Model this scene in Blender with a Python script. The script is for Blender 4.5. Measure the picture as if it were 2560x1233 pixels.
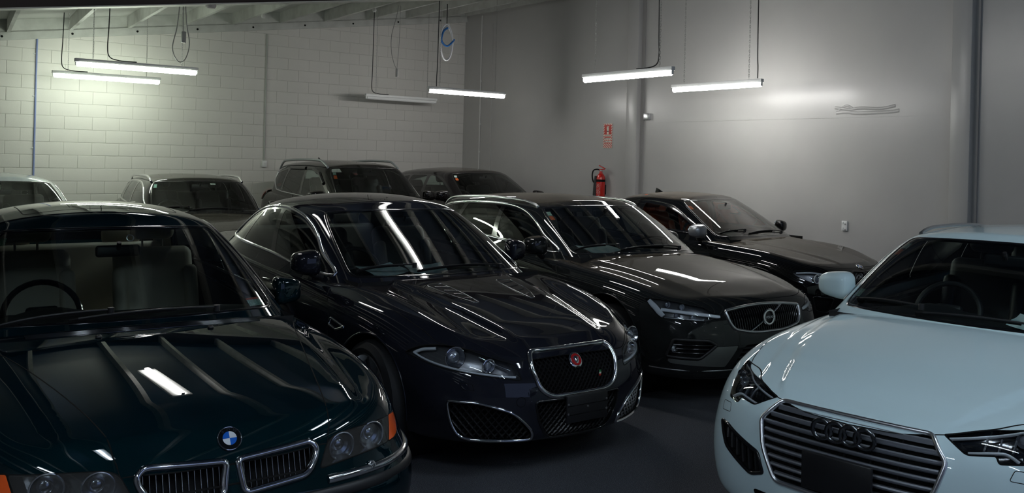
import bpy, math, random
import numpy as np
from mathutils import Vector, Matrix, Euler
from mathutils.bvhtree import BVHTree
for _o in list(bpy.data.objects): bpy.data.objects.remove(_o)
SC = bpy.context.scene
COL = SC.collection
random.seed(7); RNG = np.random.default_rng(7)

# ------------------------------------------------------------------ camera
F_PX, CY_PX, W_PX, H_PX = 2250.0, 397.0, 2560.0, 1233.0
CAM_H, YAW, ROLL = 1.78, math.radians(36.818), math.radians(1.406)
cam_d = bpy.data.cameras.new('camera'); cam = bpy.data.objects.new('camera', cam_d); COL.objects.link(cam)
cam_d.sensor_width = 36.0; cam_d.lens = 36.0 * F_PX / W_PX
cam_d.shift_y = (CY_PX - H_PX / 2) / W_PX
cam_d.clip_start = 0.02
_f = Vector((math.sin(YAW), math.cos(YAW), 0)); _r = Vector((math.cos(YAW), -math.sin(YAW), 0)); _u = Vector((0, 0, 1))
_R = _r * math.cos(ROLL) + _u * math.sin(ROLL); _U = _u * math.cos(ROLL) - _r * math.sin(ROLL)
_M = Matrix((( _R.x, _U.x, -_f.x), (_R.y, _U.y, -_f.y), (_R.z, _U.z, -_f.z))).to_4x4()
_M.translation = (0, 0, CAM_H); cam.matrix_world = _M
SC.camera = cam

# ------------------------------------------------------------------ world, view
wd = bpy.data.worlds.new('world'); SC.world = wd; wd.use_nodes = True
wd.node_tree.nodes['Background'].inputs[0].default_value = (0.42, 0.56, 1.0, 1)
wd.node_tree.nodes['Background'].inputs[1].default_value = 0.45
SC.view_settings.view_transform = 'Standard'; SC.view_settings.look = 'None'
SC.view_settings.exposure = 0.0; SC.view_settings.gamma = 1.0
SC.view_settings.use_curve_mapping = False
TUBE_STRENGTH = 56.0

# ------------------------------------------------------------------ materials
MATS = {}
def mat(name, col=(.5, .5, .5), rough=.5, metal=0.0, coat=0.0, coat_r=.03, spec=.5, noise=None, bump=None, emit=None, sheen=0):
    if name in MATS: return MATS[name]
    m = bpy.data.materials.new(name); m.use_nodes = True; nt = m.node_tree; b = nt.nodes['Principled BSDF']
    b.inputs['Base Color'].default_value = (*col, 1); b.inputs['Roughness'].default_value = rough
    b.inputs['Metallic'].default_value = metal; b.inputs['Coat Weight'].default_value = coat
    b.inputs['Coat Roughness'].default_value = coat_r; b.inputs['Specular IOR Level'].default_value = spec
    if emit:
        b.inputs['Emission Color'].default_value = (*emit[0], 1); b.inputs['Emission Strength'].default_value = emit[1]
    tc = None
    if noise or bump:
        tc = nt.nodes.new('ShaderNodeTexCoord')
    if noise:   # (scale, colour2, low, high)
        n = nt.nodes.new('ShaderNodeTexNoise'); n.inputs['Scale'].default_value = noise[0]; n.inputs['Detail'].default_value = 6
        nt.links.new(tc.outputs['Object'], n.inputs['Vector'])
        mr = nt.nodes.new('ShaderNodeMapRange'); mr.inputs[1].default_value = noise[2]; mr.inputs[2].default_value = noise[3]
        nt.links.new(n.outputs['Fac'], mr.inputs[0])
        mx = nt.nodes.new('ShaderNodeMix'); mx.data_type = 'RGBA'
        mx.inputs[6].default_value = (*col, 1); mx.inputs[7].default_value = (*noise[1], 1)
        nt.links.new(mr.outputs[0], mx.inputs[0]); nt.links.new(mx.outputs[2], b.inputs['Base Color'])
    if bump:    # (scale, strength, distance)
        n = nt.nodes.new('ShaderNodeTexNoise'); n.inputs['Scale'].default_value = bump[0]; n.inputs['Detail'].default_value = 4
        nt.links.new(tc.outputs['Object'], n.inputs['Vector'])
        bp = nt.nodes.new('ShaderNodeBump'); bp.inputs['Strength'].default_value = bump[1]; bp.inputs['Distance'].default_value = bump[2]
        nt.links.new(n.outputs['Fac'], bp.inputs['Height']); nt.links.new(bp.outputs[0], b.inputs['Normal'])
    MATS[name] = m
    return m

def paint(name, col, metal=.4, rough=.32, dust=0.0, dustcol=(.20, .17, .135), flake=None, coat_r=.02, spec=0.0):
    """car paint: pigment under clear coat; dust lies as a rough film on faces that look up"""
    m = mat(name, col, rough, metal, 1.0, coat_r, spec=spec)
    nt = m.node_tree; b = nt.nodes['Principled BSDF']; out = nt.nodes['Material Output']
    if flake:
        lw = nt.nodes.new('ShaderNodeLayerWeight'); lw.inputs[0].default_value = .35
        mx = nt.nodes.new('ShaderNodeMix'); mx.data_type = 'RGBA'
        mx.inputs[6].default_value = (*flake, 1); mx.inputs[7].default_value = (*col, 1)
        nt.links.new(lw.outputs['Facing'], mx.inputs[0]); nt.links.new(mx.outputs[2], b.inputs['Base Color'])
    if dust > 0:
        g = nt.nodes.new('ShaderNodeNewGeometry'); sp = nt.nodes.new('ShaderNodeSeparateXYZ')
        nt.links.new(g.outputs['Normal'], sp.inputs[0])
        mr = nt.nodes.new('ShaderNodeMapRange'); mr.inputs[1].default_value = .86; mr.inputs[2].default_value = .995
        mr.inputs[3].default_value = 0; mr.inputs[4].default_value = dust
        nt.links.new(sp.outputs[2], mr.inputs[0])
        tc = nt.nodes.new('ShaderNodeTexCoord'); n = nt.nodes.new('ShaderNodeTexNoise'); n.inputs['Scale'].default_value = 2.2; n.inputs['Detail'].default_value = 5
        nt.links.new(tc.outputs['Object'], n.inputs['Vector'])
        ml = nt.nodes.new('ShaderNodeMath'); ml.operation = 'MULTIPLY_ADD'; ml.inputs[1].default_value = .7; ml.inputs[2].default_value = .6
        nt.links.new(n.outputs['Fac'], ml.inputs[0])
        m2 = nt.nodes.new('ShaderNodeMath'); m2.operation = 'MULTIPLY'; m2.use_clamp = True
        nt.links.new(mr.outputs[0], m2.inputs[0]); nt.links.new(ml.outputs[0], m2.inputs[1])
        df = nt.nodes.new('ShaderNodeBsdfDiffuse'); df.inputs[0].default_value = (*dustcol, 1)
        ms = nt.nodes.new('ShaderNodeMixShader')
        nt.links.new(m2.outputs[0], ms.inputs[0]); nt.links.new(b.outputs[0], ms.inputs[1]); nt.links.new(df.outputs[0], ms.inputs[2])
        nt.links.new(ms.outputs[0], out.inputs[0])
    return m

def glass(name, tint=(.8, .86, .84), refl=1.0, rough=0.0, ior=1.5, haze=0.0):
    if name in MATS: return MATS[name]
    m = bpy.data.materials.new(name); m.use_nodes = True; nt = m.node_tree; nt.nodes.clear()
    out = nt.nodes.new('ShaderNodeOutputMaterial'); tr = nt.nodes.new('ShaderNodeBsdfTransparent'); tr.inputs[0].default_value = (*tint, 1)
    gl = nt.nodes.new('ShaderNodeBsdfGlossy'); gl.inputs['Roughness'].default_value = rough; gl.inputs[0].default_value = (refl, refl, refl, 1)
    fr = nt.nodes.new('ShaderNodeFresnel'); fr.inputs[0].default_value = ior
    mx = nt.nodes.new('ShaderNodeMixShader'); nt.links.new(fr.outputs[0], mx.inputs[0]); nt.links.new(tr.outputs[0], mx.inputs[1]); nt.links.new(gl.outputs[0], mx.inputs[2])
    last = mx
    if haze > 0:
        df = nt.nodes.new('ShaderNodeBsdfDiffuse'); df.inputs[0].default_value = (.34, .32, .29, 1)
        m2 = nt.nodes.new('ShaderNodeMixShader'); m2.inputs[0].default_value = haze
        nt.links.new(mx.outputs[0], m2.inputs[1]); nt.links.new(df.outputs[0], m2.inputs[2]); last = m2
    nt.links.new(last.outputs[0], out.inputs[0]); MATS[name] = m
    return m

CHROME = mat('chrome', (.82, .82, .84), .08, 1.0)
SATIN = mat('satin_aluminium', (.72, .73, .75), .28, 1.0)
DARKCHROME = mat('dark_chrome', (.16, .17, .18), .16, 1.0)
GLOSSBLACK = mat('gloss_black_plastic', (.006, .006, .007), .12, 0, .6)
BLACK = mat('black_plastic', (.012, .012, .013), .45)
MATTE = mat('matte_black', (.006, .006, .006), .85, spec=.2)
RUBBER = mat('tyre_rubber', (.012, .012, .013), .7, bump=(60, .2, .002))
GLASS = glass('windscreen_glass', (.80, .88, .85))
GLASS2 = glass('side_glass', (.66, .75, .72))
PRIVACY = glass('privacy_glass', (.16, .18, .18))
LENS = glass('lamp_lens', (.93, .95, .97), ior=1.42)
BULB = mat('projector_glass', (.42, .45, .50), .05, .6, 1.0)
REFLECTOR = mat('lamp_reflector', (.62, .63, .66), .18, 1.0)
LAMPGREY = mat('lamp_housing_grey', (.17, .172, .18), .25, .6)
WHITEPL = mat('white_lamp_strip', (.80, .83, .86), .2, 0, .6)
ORANGE = mat('amber_lens', (.95, .12, .012), .12, 0, .8)
RED = mat('red_lens', (.5, .02, .015), .12, 0, .8)
HEADLINER = mat('headliner_cloth', (.16, .155, .145), .9)
CARPET = mat('cabin_carpet', (.012, .012, .012), .95)
DASH = mat('dashboard_vinyl', (.018, .018, .019), .6, bump=(140, .1, .001))
LEATHER_BLK = mat('black_leather', (.022, .022, .023), .45)
PAPER = mat('printed_paper', (.78, .86, .86), .7, noise=(14, (.50, .68, .70), .45, .62))

# ------------------------------------------------------------------ mesh helpers
def link(o, parent=None):
    COL.objects.link(o)
    if parent is not None: o.parent = parent
    return o

def mesh_obj(name, V, Fs, m, parent=None, N=None, smooth=True, mats=None, midx=None):
    me = bpy.data.meshes.new(name)
    V = np.asarray(V, float)
    me.from_pydata(V.tolist(), [], [list(map(int, f)) for f in Fs])
    for mm in (mats or [m]): me.materials.append(mm)
    if midx is not None: me.polygons.foreach_set('material_index', np.asarray(midx, np.int32))
    if smooth: me.polygons.foreach_set('use_smooth', np.ones(len(me.polygons), bool))
    me.update()
    if N is not None: me.normals_split_custom_set_from_vertices(np.asarray(N, float).tolist())
    return link(bpy.data.objects.new(name, me), parent)

def sharp(o, ang=35):
    me = o.data; import bmesh
    bm = bmesh.new(); bm.from_mesh(me); a = math.radians(ang)
    for e in bm.edges:
        if len(e.link_faces) == 2 and e.calc_face_angle(0) > a: e.smooth = False
    bm.to_mesh(me); bm.free(); return o

def tag(o, label, cat=None, group=None, kind=None):
    if label: o['label'] = label
    if cat: o['category'] = cat
    if group: o['group'] = group
    if kind: o['kind'] = kind
    return o

def empty(name, loc, rz=0.0, label=None, cat=None, group=None):
    o = bpy.data.objects.new(name, None); COL.objects.link(o); o.location = loc; o.rotation_euler = (0, 0, rz)
    o.empty_display_size = .2
    return tag(o, label, cat, group)

class MB:
    """collects simple shapes for one mesh"""
    def __init__(s): s.v = []; s.f = []
    def add(s, V, Fs):
        b = len(s.v); s.v += [tuple(map(float, p)) for p in V]; s.f += [tuple(int(i) + b for i in f) for f in Fs]; return s
    def box(s, c, d, M=None):
        x, y, z = d[0] / 2, d[1] / 2, d[2] / 2
        P = [Vector((i * x, j * y, k * z)) for i in (-1, 1) for j in (-1, 1) for k in (-1, 1)]
        if M is not None: P = [M @ p for p in P]
        P = [p + Vector(c) for p in P]
        return s.add(P, [(0, 1, 3, 2), (4, 6, 7, 5), (0, 4, 5, 1), (2, 3, 7, 6), (0, 2, 6, 4), (1, 5, 7, 3)])
    def bevbox(s, c, d, b=.01, M=None, n=2):
        V, Fs = bevel_box(d, b, n)
        P = [Vector(p) for p in V]
        if M is not None: P = [M @ p for p in P]
        return s.add([p + Vector(c) for p in P], Fs)
    def tube(s, pts, r, n=8, closed=False, cap=True):
        V, Fs = tube_mesh(pts, r, n, closed, cap); return s.add(V, Fs)
    def cyl(s, a, b, r, n=16, r2=None): return s.tube([a, b], [r, r if r2 is None else r2], n)
    def lathe(s, prof, n=24, M=None, ang=2 * math.pi):
        """prof: (r, h) list around Z"""
        V = []; full = abs(ang - 2 * math.pi) < 1e-6; m = n if full else n + 1
        for i in range(m):
            a = ang * i / n
            for r, h in prof: V.append(Vector((r * math.cos(a), r * math.sin(a), h)))
        k = len(prof); Fs = []
        for i in range(n):
            i2 = (i + 1) % m
            for j in range(k - 1): Fs.append((i * k + j, i2 * k + j, i2 * k + j + 1, i * k + j + 1))
        if M is not None: V = [M @ p for p in V]
        return s.add(V, Fs)
    def torus(s, c, R, r, M=None, n=32, k=10, a0=0, a1=2 * math.pi):
        pts = []
        full = abs(a1 - a0 - 2 * math.pi) < 1e-6
        for i in range(n if full else n + 1):
            a = a0 + (a1 - a0) * i / n; p = Vector((R * math.cos(a), R * math.sin(a), 0))
            if M is not None: p = M @ p
            pts.append(p + Vector(c))
        return s.tube(pts, r, k, full)
    def build(s, name, m, parent=None, smooth=True, ang=35):
        o = mesh_obj(name, s.v, s.f, m, parent, smooth=smooth)
        return sharp(o, ang) if smooth else o

def bevel_box(d, b, n=2):
    """rounded box as a superquadric-like sweep of a rounded rectangle"""
    x, y, z = d[0] / 2, d[1] / 2, d[2] / 2; b = min(b, x * .98, y * .98, z * .98)
    ring = []
    for cx, cy, a0 in ((1, 1, 0), (-1, 1, 90), (-1, -1, 180), (1, -1, 270)):
        for i in range(n + 1):
            a = math.radians(a0 + 90 * i / n); ring.append((cx, cy, math.cos(a), math.sin(a)))
    lev = []
    for i in range(n + 1):
        a = math.radians(-90 + 90 * i / n); lev.append((-z + b + b * math.sin(a), b * math.cos(a)))
    for i in range(n + 1):
        a = math.radians(90 * i / n); lev.append((z - b + b * math.sin(a), b * math.cos(a)))
    V = []; k = len(ring)
    for zz, rr in lev:
        for cx, cy, ca, sa in ring: V.append((cx * (x - b) + rr * ca, cy * (y - b) + rr * sa, zz))
    Fs = []
    for j in range(len(lev) - 1):
        for i in range(k): i2 = (i + 1) % k; Fs.append((j * k + i, j * k + i2, (j + 1) * k + i2, (j + 1) * k + i))
    Fs.append(tuple(range(k - 1, -1, -1))); Fs.append(tuple((len(lev) - 1) * k + i for i in range(k)))
    return V, Fs

def tube_mesh(pts, r, n=8, closed=False, cap=True):
    P = [Vector(p) for p in pts]; m = len(P); R = r if isinstance(r, (list, tuple, np.ndarray)) else [r] * m
    V = []; up = None
    for i in range(m):
        t = (P[(i + 1) % m] - P[i - 1]) if closed else (P[min(i + 1, m - 1)] - P[max(i - 1, 0)])
        if t.length < 1e-9: t = Vector((0, 0, 1))
        t.normalize()
        if up is None:
            up = Vector((0, 0, 1)) if abs(t.z) < .9 else Vector((1, 0, 0))
        a = t.cross(up)
        if a.length < 1e-5: a = t.orthogonal()
        a.normalize(); b = a.cross(t).normalized(); up = b
        for k in range(n):
            q = 2 * math.pi * k / n; V.append(P[i] + (a * math.cos(q) + b * math.sin(q)) * R[i])
    Fs = []
    for i in range(m if closed else m - 1):
        j = (i + 1) % m
        for k in range(n): k2 = (k + 1) % n; Fs.append((i * n + k, j * n + k, j * n + k2, i * n + k2))
    if cap and not closed:
        Fs.append(tuple(range(n))[::-1] if 0 else tuple(range(n))); Fs.append(tuple((m - 1) * n + k for k in range(n))[::-1])
    return V, Fs

def bez(pts, n=12):
    """smooth Catmull-Rom line through points"""
    P = [np.array(p, float) for p in pts]; out = []
    for i in range(len(P) - 1):
        p0 = P[max(i - 1, 0)]; p1 = P[i]; p2 = P[i + 1]; p3 = P[min(i + 2, len(P) - 1)]
        for t in np.linspace(0, 1, n, endpoint=False):
            out.append(.5 * (2 * p1 + (p2 - p0) * t + (2 * p0 - 5 * p1 + 4 * p2 - p3) * t ** 2 + (3 * p1 - p0 - 3 * p2 + p3) * t ** 3))
    out.append(P[-1]); return np.array(out)

def bezc(pts, n=8):
    """closed smooth outline"""
    P = [np.array(p, float) for p in pts]; m = len(P); out = []
    for i in range(m):
        p0, p1, p2, p3 = P[i - 1], P[i], P[(i + 1) % m], P[(i + 2) % m]
        for t in np.linspace(0, 1, n, endpoint=False):
            out.append(.5 * (2 * p1 + (p2 - p0) * t + (2 * p0 - 5 * p1 + 4 * p2 - p3) * t ** 2 + (3 * p1 - p0 - 3 * p2 + p3) * t ** 3))
    return np.array(out)

def rpoly(pts, n=5):
    """polygon with rounded corners; pts (a, b, r)"""
    m = len(pts); out = []
    for i in range(m):
        p = np.array(pts[i][:2], float); r = pts[i][2] if len(pts[i]) > 2 else 0
        a = np.array(pts[i - 1][:2], float) - p; b = np.array(pts[(i + 1) % m][:2], float) - p
        la, lb = np.linalg.norm(a), np.linalg.norm(b)
        if r <= 0: out.append(p); continue
        d = min(r, la * .48, lb * .48); q0 = p + a / la * d; q1 = p + b / lb * d
        for t in np.linspace(0, 1, n + 1): out.append((1 - t) ** 2 * q0 + 2 * t * (1 - t) * p + t * t * q1)
    return np.array(out)

def dens(poly, step=.02, closed=True):
    P = np.asarray(poly, float); out = []
    m = len(P)
    for i in range(m if closed else m - 1):
        a, b = P[i], P[(i + 1) % m]; k = max(1, int(math.ceil(np.linalg.norm(b - a) / step)))
        for t in range(k): out.append(a + (b - a) * t / k)
    if not closed: out.append(P[-1])
    return np.array(out)

def poly_sd(P, poly):
    """signed distance, negative inside"""
    P = np.asarray(P, float); A = np.asarray(poly, float); B = np.roll(A, -1, 0)
    d2 = np.full(len(P), 1e9); ins = np.zeros(len(P), bool)
    for a, b in zip(A, B):
        e = b - a; L = e @ e
        w = P - a; t = np.clip((w @ e) / (L + 1e-18), 0, 1)
        q = w - t[:, None] * e; d2 = np.minimum(d2, (q * q).sum(1))
        c = ((a[1] > P[:, 1]) != (b[1] > P[:, 1]))
        if abs(e[1]) > 1e-12: ins ^= c & (P[:, 0] < e[0] * (P[:, 1] - a[1]) / e[1] + a[0])
    d = np.sqrt(d2); return np.where(ins, -d, d)

# ------------------------------------------------------------------ smooth surfaces with cuts
class Surf:
    def __init__(s, X, Fs): s.X = X; s.F = Fs       # X: x y z nx ny nz u v
    @property
    def V(s): return s.X[:, :3]
    @property
    def N(s): return s.X[:, 3:6]
    def bvh(s): return BVHTree.FromPolygons(s.V.tolist(), s.F.tolist())
    def compact(s):
        used = np.unique(s.F); mp = np.full(len(s.X), -1); mp[used] = np.arange(len(used))
        return Surf(s.X[used], mp[s.F])
    def cut(s, f):
        """split at f = 0; returns (inside f<0, outside)"""
        f = np.where(np.abs(f) < 2e-4, 2e-4, f)
        neg = f[s.F] < 0; cnt = neg.sum(1)
        inn = s.F[cnt == 3]; out = s.F[cnt == 0]; mix = s.F[(cnt == 1) | (cnt == 2)]
        if len(mix) == 0: return Surf(s.X, inn).compact(), Surf(s.X, out).compact()
        ng = f[mix] < 0; one = ng.sum(1) == 1
        odd = np.where(one[:, None], ng, ~ng).argmax(1)
        r = np.arange(len(mix)); a = mix[r, odd]; b = mix[r, (odd + 1) % 3]; c = mix[r, (odd + 2) % 3]
        def mid(p, q):
            lo, hi = np.minimum(p, q), np.maximum(p, q); return lo, hi
        e = np.concatenate([np.stack(mid(a, b), 1), np.stack(mid(a, c), 1)])
        ue, inv = np.unique(e, axis=0, return_inverse=True); inv = inv.reshape(-1)
        t = (f[ue[:, 0]] / (f[ue[:, 0]] - f[ue[:, 1]]))[:, None]
        XN = s.X[ue[:, 0]] * (1 - t) + s.X[ue[:, 1]] * t
        base = len(s.X); X = np.concatenate([s.X, XN]); m = len(mix)
        ab = base + inv[:m]; ac = base + inv[m:]
        tri1 = np.stack([a, ab, ac], 1); tri2 = np.concatenate([np.stack([ab, b, c], 1), np.stack([ab, c, ac], 1)])
        o2 = np.concatenate([one, one])
        inn = np.concatenate([inn, tri1[one], tri2[~o2]]); out = np.concatenate([out, tri1[~one], tri2[o2]])
        return Surf(X, inn).compact(), Surf(X, out).compact()
    def offset(s, d, flip=False, vec=None):
        X = s.X.copy(); n = X[:, 3:6] / np.linalg.norm(X[:, 3:6], axis=1)[:, None]
        X[:, :3] += n * d if vec is None else np.asarray(vec) * d
        Fs = s.F
        if flip: X[:, 3:6] *= -1; Fs = Fs[:, ::-1]
        return Surf(X, Fs)
    def obj(s, name, m, parent, thick=0):
        if len(s.F) == 0: return None
        n = s.N / np.maximum(np.linalg.norm(s.N, axis=1), 1e-9)[:, None]
        return mesh_obj(name, s.V, s.F, m, parent, N=n)

def bbasis(n, t):
    """cubic B-spline weights for n controls (+1 phantom either side) at t in [0, n-1]"""
    i = np.clip(np.floor(t).astype(int), 0, n - 2); q = t - i
    W = np.zeros((len(t), n + 2)); r = np.arange(len(t))
    W[r, i] = (1 - q) ** 3 / 6; W[r, i + 1] = (3 * q ** 3 - 6 * q ** 2 + 4) / 6
    W[r, i + 2] = (-3 * q ** 3 + 3 * q ** 2 + 3 * q + 1) / 6; W[r, i + 3] = q ** 3 / 6
    return W

def net_surf(P, tu, tv, disp=None):
    """P rows x cols x 3 half-net (y>=0): columns run front centre to rear centre, last row is the spine"""
    R, C, _ = P.shape; mir = np.array([1, -1, 1.])
    Q = np.concatenate([(P[:, 1] * mir)[:, None], P, (P[:, -2] * mir)[:, None]], 1)
    Q = np.concatenate([(2 * Q[0] - Q[1])[None], Q, (Q[-2] * mir)[None]], 0)
    Bu, Bv = bbasis(C, tu), bbasis(R, tv)
    V = np.einsum('ar,rck,bc->abk', Bv, Q, Bu)          # nv x nu x 3
    V[:, 0, 1] = 0; V[:, -1, 1] = 0; V[-1, :, 1] = 0
    uu, vv = np.meshgrid(tu, tv)
    if disp is not None: V = disp(V, uu, vv)
    # normals on a grid padded with its mirror image
    G = np.concatenate([(V[:, 1] * mir)[:, None], V, (V[:, -2] * mir)[:, None]], 1)
    du = (G[:, 2:] - G[:, :-2])
    H = np.concatenate([(2 * V[0] - V[1])[None], V, (V[-2] * mir)[None]], 0)
    dv = (H[2:] - H[:-2])
    N = np.cross(du, dv)
    ln = np.linalg.norm(N, axis=2, keepdims=True); N = N / np.maximum(ln, 1e-12)
    N[:, 0, 1] = 0; N[:, -1, 1] = 0; N[-1, :, 1] = 0
    nv, nu = V.shape[:2]
    X = np.concatenate([V, N, uu[..., None], vv[..., None]], 2).reshape(-1, 8)
    i = np.arange(nv - 1)[:, None] * nu + np.arange(nu - 1)[None]; i = i.reshape(-1)
    Fs = np.concatenate([np.stack([i, i + 1, i + nu + 1], 1), np.stack([i, i + nu + 1, i + nu], 1)])
    X2 = X.copy(); X2[:, 1] *= -1; X2[:, 4] *= -1; X2[:, 6] *= -1
    F2 = Fs[:, ::-1] + len(X)
    S = Surf(np.concatenate([X, X2]), np.concatenate([Fs, F2]))
    # outward winding
    a, b, c = (S.V[S.F[:, k]] for k in range(3)); g = np.cross(b - a, c - a)
    ar = np.linalg.norm(g, axis=1); S.F = S.F[ar > 1e-10]; g = g[ar > 1e-10]
    cen = S.V.mean(0)
    if (np.einsum('ij,ij->i', g, S.V[S.F[:, 0]] - cen)).sum() < 0: S.F = S.F[:, ::-1]; g = -g
    nm = S.N[S.F].mean(1)
    if (np.einsum('ij,ij->i', g, nm)).sum() < 0: S.X[:, 3:6] *= -1
    return S

def interp(keys, vals, x): return np.interp(x, keys, vals)
def sstep(a, b, x):
    t = np.clip((x - a) / (b - a), 0, 1); return t * t * (3 - 2 * t)

# ------------------------------------------------------------------ the hall
WALL_Y, WALL_X, XL, YF = 15.23, 10.15, -3.4, -5.0
SL = .1427
def led_z(x): return 3.592 + (x - 2.813) * SL           # top of the ledger along the block wall
PD = np.array([.0986, 1.0, .0235])                      # run of the purlins
def purlin_z(x, y): return led_z(x + (WALL_Y - y) * PD[0]) - (WALL_Y - y) * PD[2] + (.075 if y < 11.45 else 0)   # near side sits on packers over the beam

M_FLOOR = mat('speckled_carpet', (.075, .077, .088), .95, spec=.1, noise=(260, (.24, .245, .27), .52, .66), bump=(300, .5, .004))
M_BLOCK = mat('painted_block', (.68, .665, .625), .62, noise=(1.3, (.62, .605, .57), .35, .7), bump=(70, .25, .003))
M_JOINT = mat('painted_mortar', (.52, .51, .475), .7, bump=(60, .3, .003))
M_PLASTER = mat('grey_wall_paint', (.44, .435, .42), .30, noise=(.9, (.40, .395, .385), .35, .7), bump=(3.0, .10, .01))
M_DULL = mat('dull_grey_wall', (.10, .10, .105), .7)
M_TIMBER = mat('white_painted_timber', (.56, .57, .54), .55, noise=(5, (.46, .465, .44), .4, .7), bump=(25, .2, .003))
M_BEAM = mat('oxide_painted_steel', (.020, .011, .012), .6)
M_STEELW = mat('lit_flange_white', (.55, .56, .53), .5)  # tube light on the flange underside put into a whitish colour

def struct(o, label=None):
    o['kind'] = 'structure'
    if label: o['label'] = label
    return o

m = MB(); m.box(((XL + WALL_X) / 2, (YF + WALL_Y) / 2, -.06), (WALL_X - XL + .4, WALL_Y - YF + .4, .12)); struct(m.build('floor', M_FLOOR, smooth=False), 'dark blue-grey speckled carpet floor')

def wall_poly(name, pts, ext, mt, label):
    m = MB(); n = len(pts); e = Vector(ext); V = [Vector(p) for p in pts]; m.add(V + [v + e for v in V], [tuple(range(n))[::-1], tuple(range(n, 2 * n))] + [(i, (i + 1) % n, n + (i + 1) % n, n + i) for i in range(n)]); return struct(m.build(name, mt, smooth=False), label)

wb = wall_poly('wall_back', [(XL - .2, WALL_Y + .006, 0), (WALL_X + .2, WALL_Y + .006, 0), (WALL_X + .2, WALL_Y + .006, led_z(WALL_X + .2) + .2), (XL - .2, WALL_Y + .006, led_z(XL - .2) + .2)], (0, .2, 0), M_JOINT, 'cream painted concrete block wall')
rz = lambda x, y: purlin_z(x, y) + .32
wall_poly('wall_right', [(WALL_X, YF - .2, 0), (WALL_X, WALL_Y + .2, 0), (WALL_X, WALL_Y + .2, rz(WALL_X, WALL_Y)), (WALL_X, YF - .2, rz(WALL_X, YF - .2))], (.2, 0, 0), M_PLASTER, 'smooth grey painted wall')
wall_poly('wall_left', [(XL, YF - .2, 0), (XL, WALL_Y + .2, 0), (XL, WALL_Y + .2, rz(XL, WALL_Y)), (XL, YF - .2, rz(XL, YF - .2))], (-.2, 0, 0), M_DULL, 'dull grey wall out of view')
wall_poly('wall_front', [(XL - .2, YF, 0), (.8, YF, 0), (.8, YF, 2.9), (6.2, YF, 2.9), (6.2, YF, 0), (WALL_X + .2, YF, 0), (WALL_X + .2, YF, rz(WALL_X + .2, YF)), (XL - .2, YF, rz(XL - .2, YF))], (0, -.2, 0), M_DULL, 'dull grey wall with an open vehicle doorway behind the viewer')

# blocks: 400 x 200 mm modules, half-lapped
def block_mesh(w):
    V = []; h, b, d = .196, .004, .012; x = w / 2
    for (dx, dz, dy) in ((x, h / 2, d), (x, h / 2, b), (x - b, h / 2 - b, 0)):
        V += [(-dx, dy, -dz), (dx, dy, -dz), (dx, dy, dz), (-dx, dy, dz)]
    Fs = [(8, 9, 10, 11)] + [(k * 4 + i, k * 4 + (i + 1) % 4, (k + 1) * 4 + (i + 1) % 4, (k + 1) * 4 + i) for k in (0, 1) for i in range(4)]
    me = bpy.data.meshes.new('block'); me.from_pydata(V, [], Fs); me.materials.append(M_BLOCK); me.update(); return me
BM = block_mesh(.396); cells = []
for n in range(0, 23):
    z = .065 + .2 * n + .1; off = 0.0 if n % 2 == 1 else .2; i0 = math.floor((XL - 2.1747 - off) / .4)
    x = 2.1747 + off + .4 * i0 + .2
    while x < WALL_X + .1:
        lo, hi = max(x - .2, XL), min(x + .2, WALL_X)
        if hi - lo > .05 and z + .1 < led_z(x - .2) + .12: cells.append((z, lo, hi))
        x += .4
seen = [c_ for c_ in cells if c_[0] > 1.2 and c_[2] > 1.7]; seen.sort(key=lambda q: (q[1]) ** 2 * .5 + abs(q[0] - 2.4) * 1.5)
for k, (z, lo, hi) in enumerate(seen[:295]):
    o = bpy.data.objects.new('block', BM if hi - lo > .39 else block_mesh(hi - lo - .004)); COL.objects.link(o); o.parent = wb; o.location = ((lo + hi) / 2, WALL_Y + .0015 * math.sin(k * 2.3), z)
rest = MB(); ss = set(seen[:295])
for q in cells:
    if q in ss: continue
    z, lo, hi = q; w = hi - lo - .004; x = (lo + hi) / 2
    V = []
    for (dx, dz, dy) in ((w / 2, .098, .012), (w / 2, .098, .004), (w / 2 - .004, .094, 0)): V += [(x - dx, WALL_Y + dy, z - dz), (x + dx, WALL_Y + dy, z - dz), (x + dx, WALL_Y + dy, z + dz), (x - dx, WALL_Y + dy, z + dz)]
    rest.add(V, [(8, 9, 10, 11)] + [(k * 4 + i, k * 4 + (i + 1) % 4, (k + 1) * 4 + (i + 1) % 4, (k + 1) * 4 + i) for k in (0, 1) for i in range(4)])
o = rest.build('block_remainder', M_BLOCK, wb, smooth=False); o['kind'] = 'stuff'

# roof: ledger, purlins, lining, frame
def beam(name, a, b, w, h, mt, up=(0, 0, 1), parent=None, drop=0):
    """rectangular section from a to b; a, b on the bottom centre line"""
    a, b = Vector(a), Vector(b); d = (b - a).normalized(); s = d.cross(Vector(up)).normalized(); u = s.cross(d).normalized(); V = []
    for p in (a, b):
        for q, r in ((-w / 2, 0), (w / 2, 0), (w / 2, h), (-w / 2, h)): V.append(p + s * q + u * r)
    mb_ = MB(); mb_.add(V, [(0, 1, 2, 3), (7, 6, 5, 4), (0, 4, 5, 1), (1, 5, 6, 2), (2, 6, 7, 3), (3, 7, 4, 0)]); return mb_.build(name, mt, parent, smooth=False)

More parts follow.
